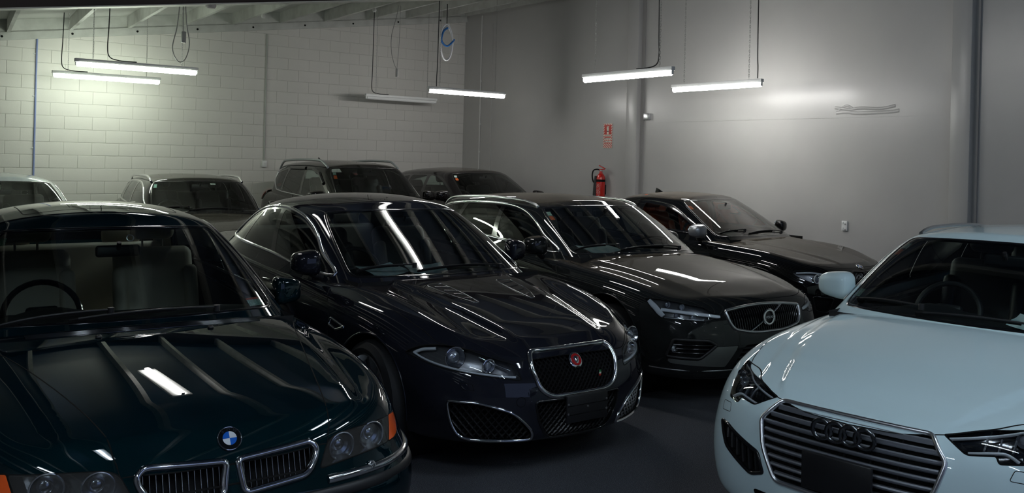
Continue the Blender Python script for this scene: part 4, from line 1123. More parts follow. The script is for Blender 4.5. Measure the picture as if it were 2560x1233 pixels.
# ------------------------------------------------------------------ dark grey estate
def volvo_disp(V, uu, vv):
    s, y = -V[..., 0], V[..., 1]; V = V.copy(); lid = sstep(5.3, 6.4, vv); hw = sstep(.1, .5, s) * (1 - sstep(1.3, 1.65, s))
    yc = np.interp(s, [0, .3, 1.5], [.42, .50, .66]); V[..., 2] += lid * hw * .020 * (1 - sstep(-.06, .08, y - yc))
    return V
VOLVO_PAINT = paint('graphite_metallic', (.006, .0068, .0068), 0, .5, dust=.36, dustcol=(.17, .145, .115), flake=(.015, .0165, .0165), coat_r=.010)
volvo = car_spec(pose=(5.575, 4.19, -94.9), L=4.76, paint=VOLVO_PAINT, disp=volvo_disp,
    plan=[(0, 0), (.008, .30), (.045, .52), (.13, .69), (.29, .815), (.53, .895), (.873, .925), (1.4, .93), (2.0, .925), (2.7, .925), (3.3, .93), (3.75, .925), (4.25, .88), (4.6, .78), (4.73, .5), (4.76, 0)],
    rows=[([.42, .36, .22, .16, .2, .3, .35], [.24, .24, .24, .22, .24, .26, .28]),
          ([.05, .06, .05, .06, .05, .06, .07], [.175, .18, .19, .19, .22, .25, .28]),
          ([.015, .015, .01, .02, 0, .02, .03], [.28, .29, .31, .32, .35, .38, .4]),
          ([-.01, 0, 0, 0, 0, 0, 0], [.46, .46, .50, .55, .56, .56, .55]),
          ([.02, .02, .015, .008, .01, .02, .02], [.61, .62, .68, .74, .76, .76, .72]),
          ([.055, .06, .05, .04, .03, .05, .04], [.72, .735, .83, .90, .94, .95, .95]),
          ([.15, .17, .15, .11, .10, .12, .09], [.785, .80, .89, .965, 1.0, 1.02, 1.02])],
    spine=(.85, 4.3), zc=[(.12, .785), (.45, .845), (.85, .905), (1.3, .96), (1.6, .99), (2, 1.01), (3.8, 1.04), (4.3, 1.05), (4.7, 1.04)],
    gh=dict(base=[(1.40, 0, .99), (1.44, .38, .99), (1.54, .64, .985), (1.72, .765, .975), (2.3, .815, .985), (2.9, .82, .995), (3.6, .81, 1.01), (4.15, .76, 1.03), (4.52, .52, 1.04), (4.58, 0, 1.05)],
            top=[(2.16, 0, 1.385), (2.18, .34, 1.38), (2.25, .55, 1.365), (2.38, .62, 1.355), (2.75, .64, 1.375), (3.3, .635, 1.37), (3.85, .61, 1.345), (4.12, .56, 1.315), (4.25, .34, 1.32), (4.27, 0, 1.33)],
            roof=[(2.2, 1.405), (2.6, 1.44), (3.0, 1.445), (3.5, 1.43), (4.2, 1.36)], bulge=.03),
    ws=(2.3, .9, 3.3, .3), rw=(7.2, 1.1, 3.7),
    dlo=bezc([(1.72, .985), (1.97, 1.11), (2.2, 1.235), (2.45, 1.315), (2.8, 1.345), (3.4, 1.335), (3.85, 1.295), (4.12, 1.225), (4.2, 1.16), (4.05, 1.09), (3.6, 1.06), (2.7, 1.03), (2.2, 1.005)], 5),
    windows=[rpoly([(1.80, 1.012, .02), (2.2, 1.215, .1), (2.45, 1.295, .1), (2.72, 1.322, .02), (2.66, 1.042, .02)]), rpoly([(2.74, 1.046, .02), (2.80, 1.325, .02), (3.45, 1.315, .02), (3.50, 1.072, .02)]), (rpoly([(3.58, 1.076, .02), (3.54, 1.31, .02), (3.85, 1.275, .08), (4.14, 1.19, .03), (4.03, 1.105, .03)]), PRIVACY)],
    dlotrim=(CHROME, .02, .009),
    hood=bez([(.12, 0), (.13, .25), (.155, .43), (.22, .56), (.36, .68), (.6, .745), (1.0, .775), (1.36, .775), (1.56, .72), (1.50, .5), (1.43, .25), (1.41, 0)], 5),
    doors=[rpoly([(1.42, .30, .06), (1.42, .60, .05), (1.48, .80, .05), (1.68, .95, .02), (2.70, .995, .02), (2.64, .60, .05), (2.62, .30, .05)]), rpoly([(2.65, .30, .05), (2.67, .60, .05), (2.73, .995, .02), (3.62, 1.02, .05), (3.5, .75, .1), (3.36, .50, .1), (3.24, .30, .05)])],
    sf=.86, sr=3.73, R=.335, rim=.245, track=.80, arch=.40, arch_up=.02, wstyle=(5, .07, .05, .14), cowl=1.50, zb=.985, cabw=.70, cabend=4.35, rear_s=3.45, imirror=(2.05, 1.29), seat=mat('dark_grey_cloth', (.035, .035, .035), .8))

# ------------------------------------------------------------------ white estate
def audi_disp(V, uu, vv):
    s, y = -V[..., 0], V[..., 1]; V = V.copy(); lid = sstep(5.3, 6.3, vv); hw = sstep(.05, .4, s) * (1 - sstep(1.3, 1.65, s))
    y1 = np.interp(s, [.1, .24, .39, .87, 1.5], [.31, .385, .437, .589, .69]); V[..., 2] += lid * hw * .016 * (1 - sstep(-.012, .02, y - y1))
    y2 = np.interp(s, [.2, .28, .9, 1.5], [.47, .52, .68, .77]); V[..., 2] += lid * hw * .006 * (1 - sstep(-.012, .02, y - y2))
    return V
AUDI_PAINT = paint('white_gloss', (.64, .80, .83), .0, .35, coat_r=.03)
audi = car_spec(pose=(3.29, 2.125, -172.5), L=4.725, paint=AUDI_PAINT, disp=audi_disp,
    plan=[(0, 0), (.012, .28), (.06, .50), (.15, .67), (.31, .80), (.55, .885), (.88, .92), (1.4, .925), (2.0, .92), (2.7, .92), (3.3, .925), (3.7, .92), (4.2, .88), (4.55, .78), (4.69, .5), (4.725, 0)],
    rows=[([.42, .36, .22, .16, .2, .3, .35], [.24, .24, .24, .22, .24, .26, .28]),
          ([.04, .05, .05, .06, .05, .06, .07], [.19, .19, .19, .19, .22, .25, .28]),
          ([.01, .01, .01, .02, 0, .02, .03], [.29, .29, .31, .32, .35, .38, .4]),
          ([-.01, -.01, 0, 0, 0, 0, 0], [.46, .46, .50, .55, .56, .56, .55]),
          ([.02, .02, .015, .008, .01, .02, .02], [.61, .615, .68, .72, .74, .74, .72]),
          ([.055, .06, .04, .035, .03, .05, .04], [.70, .72, .83, .90, .93, .94, .94]),
          ([.14, .16, .15, .11, .10, .12, .09], [.75, .78, .89, .965, .99, 1.01, 1.01])],
    spine=(.85, 4.3), zc=[(.12, .765), (.45, .83), (.85, .893), (1.3, .955), (1.6, .985), (2, 1.0), (3.8, 1.03), (4.3, 1.04), (4.7, 1.03)],
    gh=dict(base=[(1.38, 0, .985), (1.42, .38, .985), (1.50, .69, .985), (1.70, .825, .975), (2.3, .835, .975), (2.9, .835, .985), (3.6, .82, 1.0), (4.12, .76, 1.02), (4.48, .52, 1.03), (4.54, 0, 1.04)],
            top=[(2.18, 0, 1.385), (2.19, .36, 1.38), (2.24, .60, 1.365), (2.36, .675, 1.355), (2.75, .68, 1.375), (3.3, .665, 1.37), (3.8, .61, 1.345), (4.05, .56, 1.315), (4.2, .34, 1.32), (4.22, 0, 1.33)],
            roof=[(2.2, 1.405), (2.6, 1.435), (3.0, 1.44), (3.5, 1.425), (4.2, 1.36)], bulge=.03),
    ws=(2.3, .9, 3.4, .3), rw=(7.2, 1.1, 3.7),
    dlo=bezc([(1.72, .98), (1.97, 1.11), (2.2, 1.235), (2.45, 1.315), (2.8, 1.345), (3.4, 1.335), (3.85, 1.295), (4.1, 1.215), (4.14, 1.10), (4.0, 1.05), (3.6, 1.035), (2.7, 1.015), (2.2, 1.0)], 5),
    windows=[rpoly([(1.80, 1.012, .02), (2.2, 1.215, .1), (2.45, 1.295, .1), (2.70, 1.322, .02), (2.64, 1.03, .02)]), rpoly([(2.72, 1.034, .02), (2.78, 1.325, .02), (3.40, 1.315, .02), (3.46, 1.05, .02)]), rpoly([(3.54, 1.054, .02), (3.50, 1.31, .02), (3.85, 1.275, .08), (4.08, 1.19, .03), (4.0, 1.07, .03)])],
    dlotrim=(SATIN, .02, .009),
    hood=np.concatenate([bez([(.085, 0), (.098, .2), (.135, .325)], 5), bez([(.155, .375), (.33, .588), (.5, .69), (.9, .77), (1.3, .79), (1.52, .74), (1.47, .5), (1.41, .25), (1.39, 0)], 5)]),
    doors=[rpoly([(1.42, .30, .06), (1.42, .60, .05), (1.48, .80, .05), (1.68, .95, .02), (2.68, .985, .02), (2.62, .60, .05), (2.60, .30, .05)]), rpoly([(2.63, .30, .05), (2.65, .60, .05), (2.71, .985, .02), (3.58, 1.01, .05), (3.46, .75, .1), (3.34, .50, .1), (3.22, .30, .05)])],
    sf=.88, sr=3.70, R=.335, rim=.235, track=.80, arch=.375, wstyle=(5, .07, .05, .14), cowl=1.48, zb=.975, cabw=.70, cabend=4.3, rear_s=3.40, imirror=(2.02, 1.27), seat=LEATHER_BLK)

# ------------------------------------------------------------------ black coupe
COUPE_PAINT = paint('black_metallic', (.004, .0042, .0045), 0, .5, dust=.50, dustcol=(.155, .135, .11), coat_r=.012)
def coupe_disp(V, uu, vv):
    s, y = -V[..., 0], V[..., 1]; V = V.copy(); lid = sstep(5.3, 6.3, vv); hw = sstep(.05, .4, s) * (1 - sstep(1.2, 1.5, s))
    y1 = np.interp(s, [0, .2, 1.4], [.22, .26, .52]); V[..., 2] += lid * hw * .016 * (1 - sstep(-.03, .05, y - y1)); return V
coupe = car_spec(pose=(8.70, 5.306, -88.8), L=4.43, paint=COUPE_PAINT, disp=coupe_disp,
    plan=[(0, 0), (.01, .26), (.05, .47), (.13, .63), (.28, .76), (.50, .845), (.77, .885), (1.25, .89), (1.8, .885), (2.4, .885), (3.0, .89), (3.46, .885), (3.9, .84), (4.25, .73), (4.4, .46), (4.43, 0)],
    rows=[([.42, .36, .22, .16, .2, .3, .35], [.24, .24, .24, .22, .24, .26, .28]),
          ([.05, .06, .05, .06, .05, .06, .07], [.175, .18, .19, .19, .22, .25, .28]),
          ([.015, .015, .01, .02, 0, .02, .03], [.28, .29, .31, .32, .35, .38, .4]),
          ([-.01, 0, 0, 0, 0, 0, 0], [.46, .46, .50, .55, .56, .56, .55]),
          ([.02, .02, .015, .008, .01, .02, .02], [.61, .62, .68, .73, .75, .75, .72]),
          ([.06, .06, .05, .04, .03, .05, .05], [.70, .715, .81, .87, .90, .93, .93]),
          ([.16, .17, .15, .11, .10, .13, .12], [.75, .775, .87, .93, .96, .99, .99])],
    spine=(.8, 4.0), zc=[(.14, .765), (.45, .82), (.8, .87), (1.2, .925), (1.5, .955), (2, .97), (3.3, 1.01), (3.8, 1.03), (4.3, 1.02)],
    gh=dict(base=[(1.30, 0, .96), (1.34, .36, .96), (1.44, .62, .955), (1.62, .745, .945), (2.1, .775, .95), (2.6, .78, .96), (3.1, .77, .975), (3.45, .70, 1.0), (3.78, .46, 1.02), (3.85, 0, 1.03)],
            top=[(2.05, 0, 1.365), (2.07, .32, 1.36), (2.14, .51, 1.345), (2.26, .575, 1.335), (2.5, .595, 1.345), (2.75, .59, 1.345), (3.0, .57, 1.325), (3.15, .50, 1.31), (3.26, .30, 1.315), (3.28, 0, 1.32)],
            roof=[(2.05, 1.385), (2.35, 1.415), (2.6, 1.42), (2.9, 1.405), (3.2, 1.35)], bulge=.03),
    ws=(2.3, .9, 3.4, .3), rw=(7.2, 1.1, 3.7),
    dlo=bezc([(1.60, .965), (1.85, 1.09), (2.05, 1.20), (2.25, 1.275), (2.55, 1.305), (2.85, 1.285), (3.12, 1.21), (3.3, 1.09), (3.28, 1.03), (3.1, 1.01), (2.5, .99), (2.0, .975)], 5),
    windows=[rpoly([(1.68, .992, .02), (1.87, 1.08, .1), (2.07, 1.185, .1), (2.26, 1.252, .1), (2.62, 1.28, .02), (2.64, 1.005, .02)]), rpoly([(2.74, 1.01, .02), (2.72, 1.272, .02), (2.85, 1.262, .05), (3.08, 1.19, .08), (3.24, 1.08, .04), (3.22, 1.035, .03)])],
    dlotrim=(GLOSSBLACK, .018, .008),
    hood=bez([(.10, 0), (.11, .22), (.14, .38), (.22, .52), (.38, .64), (.6, .70), (.95, .73), (1.28, .73), (1.46, .68), (1.40, .46), (1.33, .25), (1.31, 0)], 5),
    doors=[rpoly([(1.35, .30, .06), (1.36, .60, .05), (1.44, .80, .05), (1.58, .92, .02), (2.74, .965, .02), (2.70, .60, .05), (2.66, .30, .05)])],
    sf=.79, sr=3.48, R=.32, rim=.235, track=.76, arch=.36, wstyle=(5, .06, .05, .14), cowl=1.38, zb=.95, cabw=.66, cabend=3.6, rear_s=3.1, seat_s=2.45, imirror=(1.92, 1.26), seat=mat('tan_red_leather', (.40, .075, .03), .5), wsglass=glass('dusty_glass', (.68, .72, .69), haze=.10))

def wrap_path(c, z, y0, y1, s1, n=14, z2=None):
    """line round the front corner at height z: across the face, then along the flank"""
    zf = lambda t: z if z2 is None else z + (z2 - z) * t
    P, N = c.pj(0, [(y, zf(0)) for y in np.linspace(y0, y1, n)]); s0 = -P[-1, 0] + .05
    P2, N2 = c.pj(90, [(s, zf((s - s0) / (s1 - s0))) for s in np.linspace(s0, s1, n)])
    P = np.concatenate([P, P2]); N = np.concatenate([N, N2])
    for _ in range(3):
        Q = P.copy(); Q[1:-1] = .5 * P[1:-1] + .25 * (P[2:] + P[:-2]); P = Q
        Q = N.copy(); Q[1:-1] = .5 * N[1:-1] + .25 * (N[2:] + N[:-2]); N = Q / np.linalg.norm(Q, axis=1)[:, None]
    return P, N

def wrap_strip(c, name, z, y0, y1, s1, m, w, h, lift=0, z2=None, sides=(1, -1), prof=None):
    P, N = wrap_path(c, z, y0, y1, s1, z2=z2); V, Fs = sweep_mesh(P + N * lift, N, prof or rprof(w, h)); return [c.emit(name, V, Fs, m, None, s) for s in sides]

def frame_at(c, view, ab, which='b', up=(0, 0, 1), fwd=None):
    """matrix (root space) at a surface point: X right as seen from outside, Y up, Z out"""
    P, N = c.pj(view, [ab], which); n = Vector(N[0] if fwd is None else fwd).normalized(); u = Vector(up); u = (u - n * u.dot(n)).normalized(); r = u.cross(n)
    M = Matrix(((r.x, u.x, n.x), (r.y, u.y, n.y), (r.z, u.z, n.z))).to_4x4(); M.translation = Vector(P[0] + c.off); return M

def disc(M, r, z, n=32, r0=0.0, a0=0, a1=2 * math.pi):
    """flat disc or ring sector at height z of frame M"""
    k = max(3, int(n * (a1 - a0) / (2 * math.pi))); A = np.linspace(a0, a1, k + 1); V = []; 
    for a in A: V += [M @ Vector((r0 * math.cos(a), r0 * math.sin(a), z)), M @ Vector((r * math.cos(a), r * math.sin(a), z))]
    return V, [(2 * i, 2 * i + 1, 2 * i + 3, 2 * i + 2) for i in range(k)]

def roundel(c, M, r=.041):
    """blue and white quartered badge in a black ring with lettering"""
    b = MB(); b.lathe([(0, .004), (r * .96, .004), (r, .002), (r * 1.03, -.004)], 36, M); o = b.build('badge', mat('badge_black', (.004, .004, .004), .15, 0, .8), c.root)
    b = MB(); b.torus((0, 0, 0), r, .0022, None, 36, 8); b.v = [tuple(M @ Vector((v[0], v[1], v[2] + .003))) for v in b.v]; b.build('badge_rim', CHROME, o)
    for k in range(4):
        b = MB(); b.add(*disc(M, r * .60, .0048, 32, .0, k * math.pi / 2, (k + 1) * math.pi / 2)); b.build('badge_quarter', mat('badge_blue', (.01, .12, .55), .2, 0, .8) if k % 2 == 1 else mat('badge_white', (.75, .77, .8), .2, 0, .8), o, smooth=False)
    for ch, a in (('B', 2.27), ('M', math.pi / 2), ('W', .87)):
        T = M @ Matrix.Rotation(a - math.pi / 2, 4, 'Z') @ Matrix.Translation((0, r * .79, .0046)); text_obj('badge_letter', ch, r * .36, CHROME, o, T, .0004)
    return o

def bars(c, name, parent, poly, lines, m, w, h, view=0, lift=-.012, sides=(1,), prof=None):
    """each line (2 points) clipped to the outline becomes one bar"""
    poly = np.asarray(poly)
    for (a, b) in lines:
        t = np.linspace(0, 1, 80); Q = np.array(a)[None] * (1 - t)[:, None] + np.array(b)[None] * t[:, None]; ins = poly_sd(Q, poly) < -.002
        if ins.sum() < 3: continue
        i = np.where(ins)[0]; q = Q[i[0]:i[-1] + 1]; q = q[np.linspace(0, len(q) - 1, max(3, int(np.linalg.norm(q[-1] - q[0]) / .04) + 2)).astype(int)]
        P, N = c.pj(view, q); P = P + c.w(view) * lift; V, Fs = sweep_mesh(P, N, prof or rprof(w, h, 5, -h))
        for s in sides: c.emit(name, V, Fs, m, parent[s] if isinstance(parent, dict) else parent, s)

def std_stickers(c, items):
    """items: (u0,u1,v0,v1,material name, colour)"""
    for u0, u1, v0, v1, nm, col in items: gpatch(c, 'window_label', u0, u1, v0, v1, mat('label_' + nm, col, .5, noise=(90, tuple(min(1, x * 1.7 + .03) for x in col), .5, .62)), None, .004)

def roof_fin(c, s, m=None, h=.06):
    P, N = c.pj('T', [(s, 0)], 'g'); b = MB(); x, z = P[0][0] + c.s0, P[0][2]
    V = [(x + .09, 0, z - .005), (x + .02, .022, z - .01), (x - .07, .018, z - .012), (x - .07, -.018, z - .012), (x + .02, -.022, z - .01), (x - .02, .006, z + h * .8), (x - .06, .004, z + h), (x - .06, -.004, z + h), (x - .02, -.006, z + h * .8)]
    b.add(V, [(0, 1, 5), (1, 2, 6, 5), (2, 3, 7, 6), (3, 4, 8, 7), (4, 0, 8), (0, 5, 8), (5, 6, 7, 8)]); b.build('aerial_fin', m or GLOSSBLACK, c.root)

def build_bmw():
    c = std_car('executive_saloon', 'dark green older saloon with twin chrome grilles and orange corner indicator', bmw)
    kd = rpoly([(.020, .662, .022), (.30, .680, .03), (.327, .655, .02), (.318, .62, .05), (.283, .568, .03), (.038, .549, .022)], 5)
    obs, _ = c.recess('grille', 0, kd, MATTE, .05)
    c.strip('grille_frame', 0, kd, CHROME, .026, .018, True, parent=obs, step=.015)
    bars(c, 'grille_bar', obs, kd, [((y, .53), (y, .70)) for y in np.arange(.045, .31, .0215)], mat('bar_metal', (.30, .31, .32), .25, 1), .005, .004, sides=(1, -1), lift=-.016)
    hl = rpoly([(.318, .578, .012), (.372, .668, .02), (.416, .686, .02), (.56, .692, .05), (.716, .689, .01), (.668, .602, .01), (.46, .592, .02)], 4)
    obs = lamp(c, 25, hl, .07, mat('lamp_bowl', (.34, .34, .345), .25, .9), lens=glass('old_lens', (.70, .74, .76), ior=1.5, haze=.10))
    for ab in ((.43, .634), (.585, .643)):
        ball_at(c, 25, ab, .026, REFLECTOR, obs, -.045, fwd=(1, .06, 0), depth=.5, bowl=(.052, .018, REFLECTOR)); ring_at(c, 25, ab, .053, .003, SATIN, obs, -.012, fwd=(1, .1, 0))
    ind = rpoly([(.722, .692, .008), (.80, .684, .02), (.815, .65, .03), (.775, .607, .02), (.724, .600, .01), (.674, .600, .006)], 4)
    c.panel('indicator', 25, ind, ORANGE, thr=.02); 
    # bumper: gap line, chrome and rubber strips
    for z in (.583,):
        P, N = wrap_path(c, z, 0, .68, .42); c.seam(P, N, False, .007)
    wrap_strip(c, 'bumper_trim', .535, .36, .70, .46, CHROME, .034, .014); wrap_strip(c, 'bumper_rub_strip', .487, .0, .70, .48, BLACK, .045, .010)
    for a in (.50,): ring_at(c, 0, (.56, .545), .012, .006, CHROME, None, .008, name='headlight_washer')
    lo = rpoly([(-.45, .36, .03), (.45, .36, .03), (.42, .25, .03), (-.42, .25, .03)]); o2, _ = c.recess('lower_intake', 0, lo, MATTE, .04, (1,)); bars(c, 'intake_bar', o2[1], lo, [((-.5, z), (.5, z)) for z in (.28, .31, .335)], BLACK, .012, .008)
    plate_holder(c, (0, .44), .52, .11, screws=False)
    roundel(c, frame_at(c, 'T', (.085, 0), up=(-1, 0, .2)), .043)
    # slatted air inlet at the rear of the bonnet
    for k in range(5): pline(c, 'cowl_louvre', 'T', bez([(1.255 + .014 * k + .06 * (y / .55) ** 2, y) for y in np.linspace(-.53, .53, 9)], 3), GLOSSBLACK, None, .006, .005, .0, sides=(1,))
    for y in (-.25, .25): ring_at(c, 'T', (1.20, y), .008, .007, BLACK, None, .004, sides=(1,), name='washer_jet', n=14)
    # bonnet crest lines
    add_mirrors(c, 1.95, .905, .97, (.075, .085, .075), shape=(.45, .5), stalk=(.0, -.03), sweep=.12)
    add_wipers(c, [((1.45, .35), (1.43, -.30)), ((1.47, -.15), (1.50, -.66))])
    # sliding roof outline
    P, N = c.pj('T', dens(rpoly([(2.52, -.42, .05), (2.52, .42, .05), (3.02, .42, .05), (3.02, -.42, .05)]), .03), 'g'); c.seam(P, N, True, .006, (1,))
    std_stickers(c, [(1.62, 1.98, 1.02, 1.17, 'mint', (.34, .50, .46)), (1.62, 1.98, 1.17, 1.21, 'redband', (.5, .08, .06)), (-2.2, -1.95, 2.7, 2.95, 'green', (.25, .45, .28))])
    # lamp above the inner mirror
    ringM = MB(); P, N = guv(c, [(.0, 2.9)]); ringM.torus(Vector(P[0] + c.off) - Vector((.04, -.08, .02)), .018, .004, Matrix.Rotation(1.2, 3, 'Y'), 20, 6); ringM.build('cabin_lamp_ring', SATIN, c.root)
    close_car(c); return c

def build_volvo():
    c = std_car('graphite_estate', 'dusty dark grey estate with roof rails, vertical-slat grille and round badge with diagonal bar', volvo)
    g = rpoly([(-.388, .708, .02), (-.2, .730, .15), (0, .737, .1), (.2, .730, .15), (.388, .708, .02), (.372, .63, .05), (.335, .578, .03), (.16, .545, .1), (-.16, .545, .1), (-.335, .578, .03), (-.372, .63, .05)], 5)
    obs, _ = c.recess('grille', 0, g, MATTE, .05, (1,)); go = obs[1]; c.strip('grille_frame', 0, g, SATIN, .024, .014, True, sides=(1,), parent=go)
    bars(c, 'grille_bar', go, g, [((y, .53), (y * 1.03, .745)) for y in np.arange(-.36, .365, .0225)], GLOSSBLACK, .010, .012, lift=-.014)
    pline(c, 'diagonal_bar', 0, [(-.20, .553), (.21, .732)], CHROME, go, .012, .008, .004, sides=(1,))
    M = frame_at(c, 0, (.0, .646), fwd=(1, 0, .06)); b = MB(); b.torus((0, 0, 0), .052, .012, None, 36, 10); b.v = [tuple(M @ Vector((v[0], v[1], v[2] * .6 + .022))) for v in b.v]; o = b.build('badge', CHROME, c.root)
    b = MB(); b.lathe([(0, .016), (.045, .014)], 32, M); b.build('badge_field', BLACK, o); b = MB(); b.box((0, 0, 0), (.102, .020, .006)); b.v = [tuple(M @ Vector((v[0], v[1], v[2] + .024))) for v in b.v]; b.build('badge_bar', mat('badge_navy', (.01, .012, .02), .3), o, smooth=False)
    text_obj('badge_lettering', 'VOLVO', .024, CHROME, o, M @ Matrix.Translation((0, 0, .0275)), .0006)
    hp = rpoly([(.934, .767, .006), (.865, .772, .02), (.76, .764, .03), (.645, .747, .03), (.543, .732, .02), (.50, .703, .015), (.42, .681, .003), (.422, .660, .003), (.485, .656, .01), (.543, .637, .01), (.623, .640, .03), (.746, .649, .03), (.845, .645, .02), (.896, .689, .03)], 3)
    obs = lamp(c, 25, hp, .05, LAMPGREY)
    pline(c, 'light_bar', 25, bez([(.845, .708), (.72, .702), (.58, .690), (.43, .671)], 5), WHITEPL, obs, .024, .006, -.008)
    pline(c, 'light_bar', 25, bez([(.915, .758), (.885, .725), (.862, .690), (.84, .660)], 5), WHITEPL, obs, .040, .006, -.010)
    for ab in ((.79, .738), (.70, .730), (.74, .668), (.63, .662)): ball_at(c, 25, ab, .016, BULB, obs, -.028, fwd=(1, .15, 0), depth=.6, bowl=(.024, .008, REFLECTOR))
    pline(c, 'lamp_trim', 25, bez([(.83, .652), (.70, .653), (.56, .647)], 5), SATIN, obs, .008, .004, -.006)
    fg = rpoly([(.775, .508, .02), (.525, .506, .03), (.466, .472, .01), (.590, .374, .02), (.822, .380, .02)], 4)
    obs, _ = c.recess('fog_intake', 25, fg, BLACK, .06); bars(c, 'intake_slat', obs, fg, [((.45, z), (.83, z)) for z in (.41, .44, .468)], GLOSSBLACK, .016, .008, 25, -.018, (1, -1))
    c.strip('intake_rim', 25, fg, BLACK, .022, .008, True, parent=obs)
    ball_at(c, 25, (.765, .44), .022, BULB, obs, -.02, depth=.6, bowl=(.03, .006, REFLECTOR))
    sv = rpoly([(.464, .462, .005), (.285, .460, .01), (.396, .312, .01), (.80, .335, .02), (.814, .366, .01), (.600, .362, .01)], 4)
    c.panel('bumper_trim', 25, sv, mat('silver_trim', (.22, .23, .22), .35, .7), seam=True, lift=.004)
    lo = rpoly([(-.245, .46, .03), (.245, .46, .03), (.35, .305, .02), (-.35, .305, .02)]); o2, _ = c.recess('lower_intake', 0, lo, MATTE, .05, (1,)); bars(c, 'intake_bar', o2[1], lo, [((-.4, z), (.4, z)) for z in (.335, .37, .405, .435)], BLACK, .014, .010)
    wrap_strip(c, 'lip_trim', .285, 0, .66, .40, SATIN, .010, .006)
    for z in (.455,):
        pass
    for s in (2.36, 3.30): pline(c, 'door_handle', 90, bez([(s, .86), (s + .09, .87), (s + .19, .868)], 6), c.paint, None, .024, .026, .004)
    add_mirrors(c, 1.77, .955, 1.045, (.10, .095, .078), stalk=(-.02, -.03), shape=(.6, .65), sides=(-1,)); add_mirrors(c, 2.10, .86, 1.03, (.10, .085, .078), stalk=(-.02, -.0), shape=(.6, .65), sides=(1,))
    add_wipers(c, [((1.50, .45), (1.46, -.22)), ((1.52, -.25), (1.60, -.62))])
    roof_rails(c, 2.28, 4.15, [(2.2, .575), (2.8, .60), (3.6, .59), (4.2, .55)], SATIN, .026, .028, .22, .012)
    std_stickers(c, [(-2.2, -2.0, 2.65, 2.9, 'mint', (.34, .50, .46)), (-2.2, -2.0, 2.42, 2.62, 'orange', (.62, .12, .02))])
    close_car(c); return c

